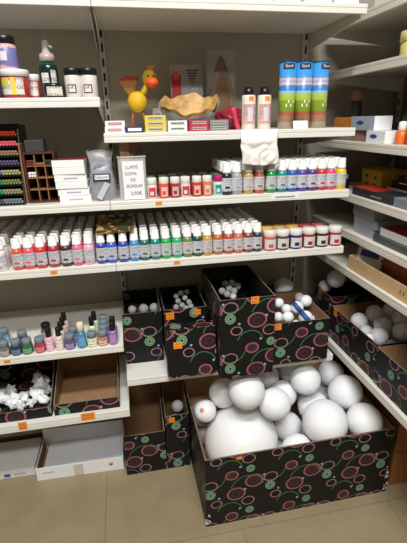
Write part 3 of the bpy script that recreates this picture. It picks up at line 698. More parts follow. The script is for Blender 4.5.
mb.build('body', ramp_z('pinkblue', [(0, hx(222, 172, 180)), (.12, hx(120, 118, 172)), (.86, hx(226, 170, 168))], .35, noise_amt=.55, scale=38), t_)
mb = MB(); mb.lathe([(.024, .067), (.0275, .068), (.0275, .086), (.026, .088), (.001, .088)], seg=24); mb.build('lid', BLACKP, t_)
mb = MB(); mb.lathe([(.0306, .022), (.0300, .046)], a0=PI*1.36, a1=PI*1.56, seg=8, caps=False); mb.build('label', mat('pale_pink_label', hx(236, 214, 216), .5), t_, recalc=False)
tub(X2(33.5, 1.475), 1.480, Z2, .019, .070, REDM, WHITEP, 'narrow red and white tub right of the wide red tub', patch=[(1.2, 1.75, .12, .7, LAB_W)])
tub(X2(-1.5, 1.455), 1.475, Z2, .026, .080, REDM, REDM, 'plain red tub at the left picture edge')
tub(X2(-5, 1.41)-.004, 1.408, Z2, .020, .12, mat('dark_tub', hx(40, 40, 48), .4), BLACKP, 'dark jar cut off by the left picture edge')
t_ = thing('dark_jar', 'squat dark jar with pale label in front of green spray bottle', 'jar', (X2(53.5, 1.42), 1.420, Z2))
mb = MB(); mb.lathe([(.028, 0), (.0305, .002), (.0305, .034), (.029, .040), (.001, .040)], seg=24); mb.build('body', mat('dark_glass', hx(30, 32, 32), .2), t_)
mb = MB(); mb.lathe([(.0309, .005), (.0309, .030)], a0=PI*1.30, a1=PI*1.80, seg=10, caps=False); mb.build('label', LAB_W, t_, recalc=False)
t_ = thing('spray_bottle', 'dark green spray bottle with clear pump cap behind squat dark jar', 'bottle', (X2(50.5, 1.49), 1.490, Z2))
mb = MB(); mb.lathe([(.026, 0), (.0275, .003), (.0275, .088), (.024, .100), (.013, .108)], seg=24); mb.build('body', ramp_z('greenglass', [(0, hx(18, 88, 84)), (.46, hx(20, 46, 40)), (.9, hx(26, 70, 60))], .15), t_)
mb = MB(); mb.lathe([(.0279, .046), (.0279, .074)], a0=PI*1.25, a1=PI*1.52, seg=8, caps=False); mb.lathe([(.0279, .040), (.0279, .082)], a0=PI*1.6, a1=PI*1.8, seg=6, caps=False); mb.build('label', LAB_W, t_, recalc=False)
PUMP = mat('clear_pump', hx(196, 176, 168), .25, alpha=.9)
mb = MB(); mb.lathe([(.012, .106), (.0225, .107), (.0225, .126), (.016, .130), (.012, .134), (.010, .160), (.006, .166), (.001, .166)], seg=20); mb.tube([(0, 0, .150), (.012, -.012, .148), (.020, -.018, .144)], .004); mb.build('pump', PUMP, t_)
for i, (px, lab) in enumerate(((73.2, 'left one of two glitter shakers with black lids'), (89, 'right one of two glitter shakers, beside the slotted upright'))):
    t_ = thing('glitter_shaker', lab, 'jar', (X2(px, 1.42), 1.423, Z2), 0, 'glitter shakers')
    mb = MB(); mb.lathe([(.0235, 0), (.0245, .002), (.0245, .060), (.022, .064)], seg=22); mb.build('body', mat('glitter_white', hx(216, 206, 198), .3, noise_amt=.12, scale=300), t_)
    mb = MB(); mb.lathe([(.022, .062), (.0255, .063), (.0255, .079), (.024, .081), (.001, .081)], seg=22); mb.build('lid', BLACKP, t_)
    mb = MB(); mb.lathe([(.0248, .012), (.0248, .036)], a0=PI*1.28, a1=PI*1.62, seg=8, caps=False, mi=0); mb.lathe([(.0251, .015), (.0251, .033)], a0=PI*1.32, a1=PI*1.58, seg=8, caps=False, mi=1); mb.build('label', [mat('dark_maroon', hx(58, 30, 30), .5), LAB_W], t_, recalc=False)

# ------------------------------------------------------------------ left bay third shelf (markers, wooden box, stack, bag)
Z3 = zs3+.0003
# black stepped marker rack
RX0, RX1 = -.470, -.312
t_ = thing('marker_rack', 'tall black stepped marker rack at the left picture edge', 'rack', (RX1, 1.405, Z3))
mb = MB(); NT = 8
def tier(i): return (i*.0085, i*.0290)
wR = RX1-RX0
for i in range(NT):
    y, z = tier(i); mb.box((-wR, y, z), (0, y+.12, z+.0035))
mb.box((-wR, .12, 0), (0, .123, NT*.029+.012)); mb.build('tiers', BLACKP, t_)
for s_ in (-wR-.003, 0):
    mb = MB(); mb.hexa([Vector(p) for p in ((s_, 0, 0), (s_+.003, 0, 0), (s_+.003, .18, 0), (s_, .18, 0), (s_, .068, .24), (s_+.003, .068, .24), (s_+.003, .18, .24), (s_, .18, .24))]); mb.build('side_panel', BLACKP, t_)
TC = [((70, 84, 90), 'slate grey', 'pale grey'), ((26, 150, 110), 'emerald', 'sand'), ((40, 128, 128), 'teal', 'olive'), ((52, 86, 170), 'blue', 'khaki'), ((88, 76, 110), 'violet-grey', 'violet'), ((150, 122, 96), 'tan', 'tan'), ((224, 96, 110), 'pink', 'pink'), ((228, 84, 44), 'orange', 'orange')]
TC2 = {0: (120, 126, 128), 1: (150, 140, 100), 2: (120, 130, 70), 3: (168, 160, 112)}
PEN = {}
def pen_mesh(rgb):
    if rgb not in PEN:
        mb = MB(); R = Matrix.Rotation(-PI/2, 3, 'X')
        mb.lathe([(.0028, 0), (.0040, .001), (.0040, .022), (.0038, .024), (.0038, .09), (.002, .092)], seg=10, rot=R, mis=[0, 0, 0, 1, 1, 1])
        bmesh.ops.recalc_face_normals(mb.bm, faces=mb.bm.faces)
        me = bpy.data.meshes.new('marker'); mb.bm.to_mesh(me); mb.bm.free(); me.materials.append(mat('pen_%d_%d_%d' % rgb, hx(*rgb), .4)); me.materials.append(BLACKP); PEN[rgb] = me
    return PEN[rgb]
ordn = ['lowest', 'second', 'third', 'fourth', 'fifth', 'sixth', 'seventh', 'top']
for i in range(NT):
    y, z = tier(i)
    for lay in range(2):
        for k in range(13):
            x = RX1-.008-k*.0092-lay*.0046
            if x < -.43: continue
            rgb = TC2[i] if i in TC2 and k < 6 else TC[i][0]
            o = link('marker_pen', pen_mesh(rgb)); o.location = (x, 1.405+y+.0045+lay*.0015, Z3+z+.0136+lay*.0073-.0058+.0002)
            tag(o, f'{TC[i][2] if k < 6 else TC[i][1]} marker pen on {ordn[i]} tier of the black marker rack', 'pen', 'markers in the black rack')
# wooden compartment box
WOOD = mat('red_wood', hx(84, 42, 34), .5, noise_amt=.2, scale=25); WOODL = mat('pale_wood', hx(150, 104, 66), .55, noise_amt=.12, scale=25)
WX0, WX1, WY, WH = -.300, -.205, 1.425, .158
t_ = thing('compartment_box', 'upright reddish wooden box divided into twelve compartments beside marker rack', 'box', ((WX0+WX1)/2, WY, Z3))
w = (WX1-WX0)/2
mb = MB(); mb.box((-w, 0, 0), (-w+.005, .09, WH)); mb.box((w-.005, 0, 0), (w, .09, WH)); mb.box((-w+.005, 0, 0), (w-.005, .09, .005)); mb.box((-w+.005, 0, WH-.005), (w-.005, .09, WH)); mb.build('frame', WOOD, t_)
mb = MB(); mb.box((-w+.005, .086, .005), (w-.005, .09, WH-.005)); mb.build('back_board', mat('dark_wood', hx(30, 20, 18), .7), t_)
cw = (2*w-.01)/3; ch = (WH-.01)/4
for k in (1, 2): mb = MB(); mb.box((-w+.005+k*cw-.0013, .003, .005), (-w+.005+k*cw+.0013, .086, WH-.005)); mb.build('divider', WOODL, t_)
for k in (1, 2, 3):
    mb = MB()
    for c_ in range(3): mb.box((-w+.005+c_*cw+.0015, .003, .005+k*ch-.0013), (-w+.005+(c_+1)*cw-.0015, .086, .005+k*ch+.0013))
    mb.build('ledge', WOODL, t_)
def cell(c_, r_): return WX0+.005+c_*cw, Z3+.005+r_*ch
def tubes(c_, r_, n_, rgb, lab, rows=1):
    x0, z0 = cell(c_, r_)
    for j in range(rows):
        for k in range(n_):
            o = link('pastel_stick', pen_mesh(rgb)); o.location = (x0+.0065+k*.0084, WY+.006, z0+.0060+j*.0083)
            tag(o, lab, 'pastel', 'sticks in the wooden box')
tubes(0, 2, 3, (232, 230, 226), 'white stick in the second row of the wooden compartment box', 2)
tubes(0, 3, 3, (120, 52, 56), 'dark red stick in top left compartment of the wooden box', 2)
tubes(2, 3, 3, (54, 54, 58), 'charcoal stick in top right compartment of the wooden box', 2)
tubes(1, 3, 3, (150, 100, 70), 'brown stick in top middle compartment of the wooden box', 1)
t_ = thing('thin_board', 'thin brown wooden board standing between marker rack and compartment box', 'board', (-.306, 1.43, Z3))
mb = MB(); mb.box((-.003, 0, 0), (.002, .10, .185)); mb.build('board', WOODL, t_, bevel=.001)
t_ = thing('dark_carton', 'small dark grey carton lying on top of the wooden compartment box', 'box', (-.262, 1.445, Z3+WH+.0003))
mb = MB(); mb.box((-.030, 0, 0), (.026, .06, .036)); mb.build('carton', mat('dark_grey_card', hx(58, 58, 56), .5), t_, bevel=.001)
# stack of six white boxes
SN = ['lowest', 'second from bottom', 'third from bottom', 'fourth from bottom', 'fifth from bottom', 'topmost, red-lidded']
for i in range(6):
    dx = [.006, .002, -.002, -.003, -.005, -.006][i]
    t_ = thing('flat_box', f'{SN[i]} white flat box in the stack beside the clear bag', 'box', (-.158+dx, 1.398+.003*(i % 2), Z3+i*.0224), math.radians(random.uniform(-2.5, 2.5)), 'stack of white flat boxes')
    mb = MB(); mb.box((-.049, 0, 0), (.049, .075, .0215), fm={'t': 1 if i == 5 else 0}); mb.build('carton', [WHITECARD, mat('red_lid', hx(150, 40, 44), .5)], t_, bevel=.0008)
    mb = MB()
    for k in range(7):
        if i in (0, 1, 3): mb.box((-.02+k*.0062, -.0009, .008), (-.02+k*.0062+.0045, -.0001, .012))
    if i in (0, 1, 3): mb.build('lettering', MATS['grey_ink'], t_)
# clear bag
t_ = thing('clear_bag', 'clear plastic bag of grey material with navy label', 'bag', (-.064, 1.395, Z3))
GREYC = mat('grey_filling', hx(112, 118, 130), .7, noise_amt=.2, scale=60)
mb = MB(); mb.sphere((0, .03, .062), 1, sub=4, scale=(.038, .022, .060), fn=lambda v: (1/max(abs(v.x)**4+abs(v.y)**4+abs(v.z)**4, .01))**.25*(1+.05*noise.noise(v*5))); mb.build('filling', GREYC, t_)
def film(u, v):
    a = u*2*PI; zz = v*.155; kx = .042-.004*v+.006*math.sin(v*7)*v; ky = .027*(1-.9*max(0, v-.55)/.45) if v > .55 else .027
    return Vector((kx*math.copysign(abs(math.cos(a))**.6, math.cos(a)), .03+ky*math.copysign(abs(math.sin(a))**.6, math.sin(a))+.004*noise.noise(Vector((u*9, v*9, 3))), zz+.004*math.sin(a*3)*v+.0015))
mb = MB(); mb.grid(40, 24, film); mb.build('film', clear_plastic('bag_film', (.78, .76, .77), .26, .18), t_)
mb = MB(); mb.box((-.027, -.0016, .066), (.027, -.0004, .088), 0); mb.box((-.022, -.0022, .070), (.023, -.0015, .0845), 1); o = mb.build('label', [NAVY, WHITECARD], t_)
text('Dekomer', .013, NAVY, o, (.0005, -.0024, .0735), xs=.82)
mb = MB(); mb.box((-.008, -.0008, .004), (.010, -.0001, .062), rot=Matrix.Rotation(math.radians(32), 3, 'Y')); o = mb.build('paper_strip', mat('pale_strip', hx(196, 196, 200), .5), t_)
# sign and clear box with pencils
t_ = thing('clear_bin', 'clear plastic bin with handwritten pencil-eraser price sign on front', 'bin', (.034, 1.392, Z3))
CP = clear_plastic('bin_plastic', (.8, .8, .8), .3)
mb = MB(); mb.box((-.044, 0, 0), (-.042, .07, .138)); mb.box((.042, 0, 0), (.044, .07, .138)); mb.box((-.042, .068, 0), (.042, .07, .138)); mb.box((-.042, 0, 0), (.042, .002, .138)); mb.box((-.042, .002, 0), (.042, .068, .002)); mb.build('bin', CP, t_)
mb = MB(); mb.tube([(-.045, -.001, .137), (.045, -.001, .137), (.045, .071, .137), (-.045, .071, .137)], .0022, closed=True); mb.build('rim', clear_plastic('rim_plastic', (.8, .8, .8), .55), t_)
mb = MB(); mb.box((-.031, -.0014, .002), (.036, -.0004, .124)); sg = mb.build('sign', WHITECARD, t_); sg['label'] = 'white handwritten paper sign'
for i, (tx, zz, sz, xo) in enumerate((('LLAPIS', .1005, .0150, -.004), ('GOMA', .0800, .0138, -.008), ('DE', .0605, .0138, -.002), ('BORRAR', .0405, .0142, .002), ('2,95€', .0160, .0162, .006))):
    text(tx, sz, mat('pen_ink', hx(40, 38, 42), .7), sg, (.0025+xo, -.0016, zz), xs=.95)
for i, (x, h, w, a) in enumerate(((-.020, .190, .015, .0), (.006, .182, .010, -.05), (.024, .172, .010, .04))):
    t2 = thing('eraser_pencil', ['leftmost, palest', 'middle', 'rightmost, darker'][i]+' brown wooden stick in the bin with sign', 'stick', (.034+x, 1.428+.008*i, Z3+.0025), ry=a)
    mb = MB(); mb.box((-w, -.003, 0), (w, .003, h)); mb.build('stick', mat('stick_%d' % i, hx(*[(170, 132, 96), (142, 104, 74), (112, 84, 64)][i]), .7, noise_amt=.15, scale=50), t2, bevel=.0028)

# ------------------------------------------------------------------ centre bay display shelf
ZD = zs2+.0003
def XD(px, Y, dz=.02): return sx(px, Y, ZD+dz)
def flat_box(label, x, y, z, w, d, h, m, fm_=None, rz=0, cat='box', name='small_box', band=None, group=None):
    t = thing(name, label, cat, (x, y, z), rz, group)
    mb = MB(); mb.box((-w/2, 0, 0), (w/2, d, h)); mb.build('carton', m, t, bevel=.0008)
    if band:
        mb = MB(); mb.box((-w*.36, -.0008, h*.28), (w*.36, -.0001, h*.78)); o = mb.build('label', band, t)
    return t
PRN = print_label('grey_strip', hx(190, 186, 170), hx(70, 70, 70), 900, .45)
YB = mat('yellow_card', hx(226, 200, 62), .5); WB = WHITECARD; PB = mat('crimson_card', hx(190, 50, 78), .5); GB = mat('grey_card', hx(136, 136, 134), .45); NB = mat('navy_card', hx(40, 50, 104), .5)
for i, nm in enumerate(('bottom', 'middle', 'top')): flat_box(f'{nm} yellow small box in stack of three at shelf edge', XD(155.5, 1.4), 1.396, ZD+i*.0168, .066, .035, .0163, YB, band=PRN, group='small boxes along the display shelf edge')
for i, nm in enumerate(('bottom', 'top')):
    flat_box(f'{nm} white-grey small box right of the yellow stack', XD(177.5, 1.4), 1.396, ZD+i*.0168, .061, .035, .0163, WB, band=PRN, group='small boxes along the display shelf edge')
    flat_box(f'{nm} crimson small box in front of the golden bowl', XD(199, 1.4), 1.396, ZD+i*.0168, .063, .035, .0163, PB, band=PRN, group='small boxes along the display shelf edge')
    flat_box(f'{nm} dull grey small box right of the crimson ones', XD(219, 1.4), 1.396, ZD+i*.0168, .062, .035, .0163, GB, band=PRN, group='small boxes along the display shelf edge')
flat_box('lone navy blue small box left of the yellow stack', XD(134.5, 1.4), 1.396, ZD, .058, .035, .0175, NB, band=WB, group='small boxes along the display shelf edge')
for i, nm in enumerate(('lower', 'upper')): flat_box(f'{nm} white small box at left end of display shelf', XD(114.5, 1.4)+.002*i, 1.396+.002*i, ZD+i*.0183, .060, .035, .0178, WB, band=mat('pale_red_print', hx(196, 150, 146), .6), group='small boxes along the display shelf edge')
# toy bird
bx, by = XD(137.5, 1.60, .09), 1.600
t_ = thing('toy_bird', 'yellow round-bodied toy bird with orange-red beak and fan tail', 'toy', (bx, by, ZD), group=None)
YT = mat('yellow_plush', hx(226, 178, 30), .6, noise_amt=.06, scale=80, bump=.3, bscale=150); YT2 = mat('yellow_head', hx(222, 176, 48), .6, noise_amt=.06, scale=80)
ORB = mat('orange_beak', hx(232, 84, 30), .5); REDF = mat('red_feet', hx(170, 84, 44), .6)
mb = MB(); mb.sphere((0, 0, .098), .034, scale=(1, .95, 1.02), sub=4); mb.build('body', YT, t_)
mb = MB(); mb.tube([(.018, -.002, .122), (.030, -.004, .138), (.036, -.006, .150)], .012, r1=.010, seg=12); mb.build('neck', YT2, t_)
mb = MB(); mb.sphere((.046, -.008, .172), .0245, scale=(1, .95, 1.2), sub=3); hd = mb.build('head', YT2, t_)
mb = MB(); mb.sphere((.053, -.034, .157), .0210, scale=(1.05, 1.1, .86), sub=3); mb.build('beak', ORB, t_)
for s_ in (-1, 1): mb = MB(); mb.sphere((.050+s_*.010, -.0295, .179), .0036, sub=2); mb.build('eye', BLACKP, hd)
mb = MB()
for a in (-.4, 0, .4): mb.tube([(.050, -.006, .196), (.054+a*.03, -.006, .215)], .005, r1=.003)
mb.build('comb', mat('comb_orange', hx(186, 112, 40), .6), t_)
tl = ramp_z('tail_fan', [(0, hx(196, 150, 60)), (.45, hx(176, 116, 60)), (.78, hx(158, 52, 40))], .7)
mb = MB()
for k in range(6):
    a = math.radians(14-k*9.5); base = Vector((-.016, .014, .112)); tip = base+Vector((math.sin(a)*.074, .012, math.cos(a)*.072))
    mb.tube([base, base.lerp(tip, .5), tip], .006, r1=.0088, seg=8)
mb.build('tail', tl, t_)
for s_ in (-1, 1):
    mb = MB(); mb.tube([(s_*.016, 0, .068), (s_*.022, -.004, .035), (s_*.024, -.006, .008)], .004); mb.sphere((s_*.026, -.014, .007), .007, scale=(1.2, 1.8, 1.0), sub=2); mb.build('leg', REDF, t_)
# blister card, white pack
t_ = thing('blister_card', 'pale blister card with red stripe standing behind the golden bowl', 'card', (XD(188, 1.70, .1), 1.700, ZD+.0005), rx=math.radians(-6))
mb = MB(); mb.box((-.062, 0, 0), (.062, .003, .232)); mb.build('card', mat('silver_card', hx(178, 170, 168), .5), t_)
mb = MB(); mb.box((-.058, -.0016, .0), (-.022, -.0001, .196), 0); mb.box((-.050, -.0024, .180), (-.030, -.0017, .210), 1); mb.build('stripe', [mat('red_stripe', hx(196, 44, 50), .5), mat('orange_stripe', hx(232, 110, 60), .5)], t_)
mb = MB(); mb.box((.012, -.010, .080), (.044, -.0001, .150)); mb.build('blister', clear_plastic('blister_plastic', (.8, .8, .8), .4), t_, bevel=.004)
mb = MB()
for k in range(5): mb.box((.0+.003*k, -.0012, .210-.010*k), (.046-.004*k, -.0001, .215-.010*k))
mb.build('lettering', mat('grey_ink_dark', hx(90, 88, 92), .6), t_)
flat_box('small pale pack standing between toy bird and golden bowl', XD(160, 1.66, .04), 1.660, ZD, .052, .015, .078, mat('pale_pack', hx(188, 182, 172), .5), band=PRN)
# golden bowl (crumpled grey dish lined with gold)
t_ = thing('golden_dish', 'crumpled grey dish with textured golden lining at shelf centre', 'dish', (XD(190, 1.49, .05), 1.500, ZD))
GOLD = mat('gold_lining', hx(196, 154, 92), .55, metal=.1, noise_amt=.32, scale=45, bump=.9, bscale=60)
DISH = mat('grey_dish', hx(160, 158, 152), .55, noise_amt=.08, scale=30)
def rim(a):
    back = .5+.5*math.sin(a)            # 1 at the back, 0 at the front
    side = abs(math.cos(a))
    zr = .046+.062*back**1.2+.022*side**4*(1 if math.cos(a) > 0 else .4)+.006*math.sin(5*a+1)+.003*math.sin(11*a)
    return Vector((.104*math.cos(a), .066*math.sin(a), zr))
def dish(off):
    def f(u, v):
        a = u*2*PI; R = rim(a); k = .30+.70*v**.6
        p = Vector((R.x*k, R.y*k, R.z*v**1.1))
        nn = noise.noise(Vector((math.cos(a)*3, math.sin(a)*3, v*3)))*.005*v
        return Vector((p.x*(1-off*.06), p.y*(1-off*.08), p.z+off*.004+nn+ (.001 if not off else .006)))
    return f
mb = MB(); mb.grid(64, 12, dish(0)); mb.lathe([(.0001, .0005), (.031, .0005)], seg=24, sxy=(1, .65), caps=False); mb.build('dish', DISH, t_, recalc=False)
mb = MB(); mb.grid(64, 12, dish(1)); mb.lathe([(.0001, .007), (.031, .007)], seg=24, sxy=(1, .65), caps=False); mb.build('lining', GOLD, t_, recalc=False)
# brown paper cone, red cloth, pink tube
t_ = thing('paper_cone', 'tall brown cone wrapped in clear film at back of display shelf', 'cone', (XD(220.5, 1.66, .03), 1.650, ZD))
mb = MB(); mb.lathe([(.056, 0), (.058, .06), (.050, .12), (.030, .19), (.010, .245), (.001, .255)], seg=24, sxy=(1, .6)); mb.build('cone', mat('brown_paper', hx(112, 80, 54), .75, noise_amt=.12, scale=20), t_)
mb = MB(); mb.grid(30, 12, lambda u, v: Vector(((.060-.008*v)*math.copysign(abs(math.cos(u*2*PI))**.5, math.cos(u*2*PI)), .038*(1-.8*v)*math.copysign(abs(math.sin(u*2*PI))**.5, math.sin(u*2*PI)),   .002+.268*v))); mb.build('film', clear_plastic('cone_film', (.6, .58, .55), .14, .2), t_)
t_ = thing('red_bundle', 'crumpled dark red film bundle right of the golden dish', 'bundle', (XD(232, 1.57, .03), 1.570, ZD))
mb = MB(); mb.sphere((0, 0, .034), 1, sub=4, scale=(.058, .045, .034), fn=lambda v: 1+.35*noise.noise(v*2.2)+.12*noise.noise(v*7)); o = mb.build('bundle', mat('red_film', hx(150, 36, 52), .3, noise_amt=.3, scale=30), t_)
zmin = min(v.co.z for v in o.data.vertices)
for v in o.data.vertices: v.co.z -= zmin
t_ = thing('pink_tube', 'bright pink tube leaning against the dark red bundle', 'tube', (XD(239, 1.47, 0), 1.475, ZD), ry=math.radians(-17))
mb = MB(); mb.lathe([(.008, .001), (.0085, .003), (.0085, .050), (.0095, .052), (.0095, .072), (.008, .075)], seg=14); mb.build('tube', mat('pink_plastic', hx(224, 60, 96), .35), t_)
# two black-capped bottles
for i, (px, lab) in enumerate(((248.6, 'left of two white bottles with black caps and orange labels'), (264.2, 'right of two white bottles with black caps and orange labels'))):
    t_ = thing('capped_bottle', lab, 'bottle', (XD(px, 1.45, .05), 1.452, ZD), group='black-capped white bottles')
    mb = MB(); mb.lathe([(.0215, 0), (.0230, .003), (.0230, .104), (.0215, .108), (.014, .109)], seg=24); mb.build('body', mat('cream_bottle', hx(232, 222, 206), .35), t_)
    mb = MB(); mb.lathe([(.015, .108), (.0165, .109), (.0165, .126), (.0135, .128), (.0125, .1335), (.001, .134)], seg=20); mb.build('cap', BLACKP, t_)
    mb = MB(); mb.lathe([(.0233, .018), (.0233, .080)], a0=PI*1.15, a1=PI*1.85, seg=14, caps=False); mb.build('label', mat('pink_print', hx(206, 160, 160), .5, noise_amt=.25, scale=90), t_, recalc=False)
    mb = MB(); mb.lathe([(.0236, .026), (.0240, .032), (.0240, .060), (.0236, .070)], a0=PI*1.38, a1=PI*1.62, seg=10, caps=False); mb.build('oval_mark', mat('pale_oval', hx(214, 206, 214), .5), t_, recalc=False)
    mb = MB(); mb.lathe([(.0236, .090), (.0236, .104)], a0=PI*1.42, a1=PI*1.66, seg=8, caps=False); o = mb.build('price_label', ORANGE, t_, recalc=False); o['label'] = 'orange price label'
# hanging paper
t_ = thing('hanging_paper', 'crumpled white paper hanging over the shelf edge below capped bottles', 'paper', (.453, LIP, ZD))
def pap(u, v):
    x = -.062+.126*u+.004*math.sin(v*9); L = v*.148
    if L < .042: y, z = .040-L, .0012
    else: y, z = -.0035-.004*math.sin(min(1, (L-.042)/.02)*PI/2), -(L-.042)-.000
    nz = noise.noise(Vector((u*4, v*5, 1)))
    k = max(0, min(1, (L-.045)/.02))
    return Vector((x+.004*nz*k, y-abs(.012*nz)*k-.005*k, z+(.004*math.sin(u*5)+.008*u)*-k + (.012 if L > .1 else 0)*math.sin(u*7)*.15))
mb = MB(); mb.grid(26, 36, pap); mb.build('paper', mat('white_tissue', hx(234, 230, 222), .75, noise_amt=.02, scale=40), t_, solid=.0008)
# three tall printed tubes
TUBE = ramp_z('tube_print', [(0, hx(206, 190, 170)), (.10, hx(196, 150, 110)), (.20, hx(200, 110, 80)), (.265, hx(140, 168, 50)), (.43, hx(176, 196, 84)), (.53, hx(150, 190, 200)), (.575, hx(56, 130, 200)), (.66, hx(206, 176, 178)), (.70, hx(120, 160, 206)), (.725, hx(206, 172, 170)), (.765, hx(64, 150, 218))], .3, noise_amt=.035, scale=120)
for i, (px, lab) in enumerate(((287.5, 'leftmost of three tall blue and green printed tubes'), (303.3, 'middle one of three tall blue and green printed tubes'), (319.6, 'rightmost of three tall blue and green printed tubes'))):
    t_ = thing('printed_tube', lab, 'tube', (XD(px, 1.455, .1), 1.460, ZD), (0, 0, .55)[i], 'tall printed tubes')
    R = .0285
    mb = MB(); mb.lathe([(R, 0), (R, .209)], seg=28); mb.build('tube', TUBE, t_)
    mb = MB(); mb.lathe([(R+.0006, .207), (R+.0006, .210), (R-.002, .2115), (.001, .2115)], seg=28); mb.build('lid', NAVY, t_)
    mb = MB(); mb.lathe([(R+.0004, .186), (R+.0004, .204)], a0=PI*1.20, a1=PI*1.64, seg=12, caps=False); pt = mb.build('logo_patch', NAVY, t_, recalc=False)
    # curved lettering
    tx = text('Sloofi', .0130, WHITEP, pt, (0, 0, 0), rot=(0, 0, 0))
    for v in tx.data.vertices:
        a = 1.42*PI + (v.co.x)/R*.92; v.co = Vector((math.cos(a)*(R+.0009+.2*v.co.z), math.sin(a)*(R+.0009+.2*v.co.z),   .1915+v.co.y))
    for k in range(4):
        mb = MB(); a = PI*(1.34+.09*k)
        mb.lathe([(R+.0003, .070+.012*(k % 2)), (R+.0003, .080+.012*(k % 2))], a0=a, a1=a+.16, seg=3, caps=False); mb.build('print_mark', mat('pale_print', hx(232, 232, 200), .5), t_, recalc=False)
t_ = thing('price_card', 'small white blank-looking card leaning at foot of printed tubes', 'card', (XD(300, 1.415, .01), 1.408, ZD), rx=math.radians(-14))
mb = MB(); mb.box((-.026, 0, 0), (.026, .001, .026)); mb.build('card', WHITECARD, t_)
# black looped handles beside the tubes
t_ = thing('handle_pot', 'small dark pot of black looped handles beside the printed tubes', 'pot', (.735, 1.62, ZD))
mb = MB(); mb.lathe([(.030, 0), (.034, .002), (.036, .040), (.033, .040), (.030, .004)], seg=20, caps=False); mb.lathe([(.001, .001), (.030, .001)], seg=20, caps=False); mb.build('pot', BLACKP, t_)
for k in range(4):
    a = -.5+.35*k; cx_ = -.024+.016*k
    t2 = thing('scissors', f'{["leftmost", "second from left", "third from left", "rightmost"][k]} black looped scissor handle in the dark pot', 'scissors', (.735+cx_, 1.615+.006*(k % 2), ZD+.006), ry=a*.3, group='looped handles in the dark pot')
    mb = MB(); mb.tube([(0, 0, 0), (0, 0, .045)], .003); mb.tube([(.008*math.cos(q*PI/6), 0, .062+.017*math.sin(q*PI/6)) for q in range(12)], .0024, closed=True); mb.build('handle', BLACKP, t2)

# ------------------------------------------------------------------ top shelf (bases in view)
ZT1 = ZS1+.0003
for px0, px1, nm in ((246, 272, 'first'), (275, 300, 'second'), (304, 331, 'third'), (334, 358, 'fourth')):
    xa, xb = sx(px0, 1.40, ZT1), sx(px1, 1.40, ZT1)
    flat_box(f'{nm} white carton from the left on the top shelf', (xa+xb)/2, 1.396, ZT1, xb-xa, .12, .10, WHITECARD, group='cartons on the top shelf')
xa, xb = sx(220, 1.40, ZT1), sx(244, 1.40, ZT1)
t_ = thing('purple_tub', 'purple and blue tub on the top shelf left of white cartons', 'tub', ((xa+xb)/2, 1.437, ZT1)); mb = MB(); mb.lathe([((xb-xa)/2*.98, 0), ((xb-xa)/2, .002), ((xb-xa)/2, .1)], seg=28); mb.build('tub', mat('purple_print', hx(96, 70, 140), .4, noise_amt=.5, scale=120), t_)
xa, xb = sx(153, 1.40, ZT1), sx(188, 1.40, ZT1)
flat_box('grey tray with dark end on the top shelf', (xa+xb)/2, 1.396, ZT1, xb-xa, .12, .03, mat('grey_tray', hx(168, 160, 150), .5), band=None)
t_ = thing('black_clip', 'small black foot beside the grey tray on the top shelf', 'clip', (sx(193, 1.40, ZT1), 1.398, ZT1)); mb = MB(); mb.box((-.006, 0, 0), (.006, .03, .02)); mb.build('clip', BLACKP, t_, bevel=.001)

# ------------------------------------------------------------------ right unit contents (boxes face the aisle, -X)
def side_box(label, x0, x1, y0, y1, z, h, m, fm=None, name='carton', logo=None, cat='box', group=None, end=None):
    t = thing(name, label, cat, (x0, y0, z), 0, group)
    mb = MB(); mb.box((0, 0, 0), (x1-x0, y1-y0, h), fm=fm); mb.build('carton', m, t, bevel=.001)
    if logo:
        mats, w, hh, cy = logo; L = y1-y0
        mb = MB(); mb.sphere((0, 0, 0), 1, sub=3, scale=(.0004, w, hh)); o = mb.build('logo', mats, t); o.location = (-.0006, L*cy, h*.55)
    return t
ZQ = R2+.0003
BW = mat('bluewhite_card', hx(168, 178, 192), .5); 
side_box('blue small box at back of the cluttered right shelf', .885, .935, 1.655, 1.735, ZQ, .042, mat('blue_card', hx(48, 92, 160), .5))
side_box('grey box with red print under the orange box', .890, 1.02, 1.475, 1.645, ZQ, .040, mat('greyred_card', hx(150, 110, 104), .5, noise_amt=.4, scale=28), group=None)
side_box('white box with blue oval mark at edge of right shelf', .872, .960, 1.315, 1.430, ZQ, .040, WHITECARD, logo=(BLUELOGO, .022, .007, .6))
side_box('long grey-pink carton behind the white blue-marked box', 1.02, 1.10, 1.26, 1.455, ZQ, .046, mat('greypink_card', hx(164, 140, 140), .5))
side_box('orange box on top of the red-printed grey box', .885, .936, 1.565, 1.70, ZQ+.0425, .044, mat('orange_card', hx(214, 132, 44), .5, noise_amt=.15, scale=50))
side_box('blue-grey box with blue oval mark beside orange box', .880, .950, 1.400, 1.558, ZQ+.0405, .048, [BW, WHITECARD], fm={'f': 1}, logo=(BLUELOGO, .024, .007, .58))
t_ = thing('wrapped_pack', 'clear-wrapped grey pack beyond the blue-grey box', 'pack', (1.02, 1.30, ZQ+.0465)); mb = MB(); mb.box((0, 0, 0), (.08, .15, .045)); mb.build('pack', clear_plastic('wrap', (.5, .52, .5), .5), t_, bevel=.006)
t_ = thing('dark_bottle', 'dark bottle with pinkish lid standing at the back right', 'bottle', (.972, 1.69, ZQ)); mb = MB(); mb.lathe([(.020, 0), (.022, .003), (.022, .13), (.020, .15)], seg=20); mb.build('body', mat('dark_grey_glass', hx(60, 60, 56), .25), t_); mb = MB(); mb.lathe([(.019, .149), (.0235, .15), (.0235, .190), (.001, .192)], seg=20); mb.build('lid', mat('dusty_pink', hx(176, 130, 112), .5), t_)
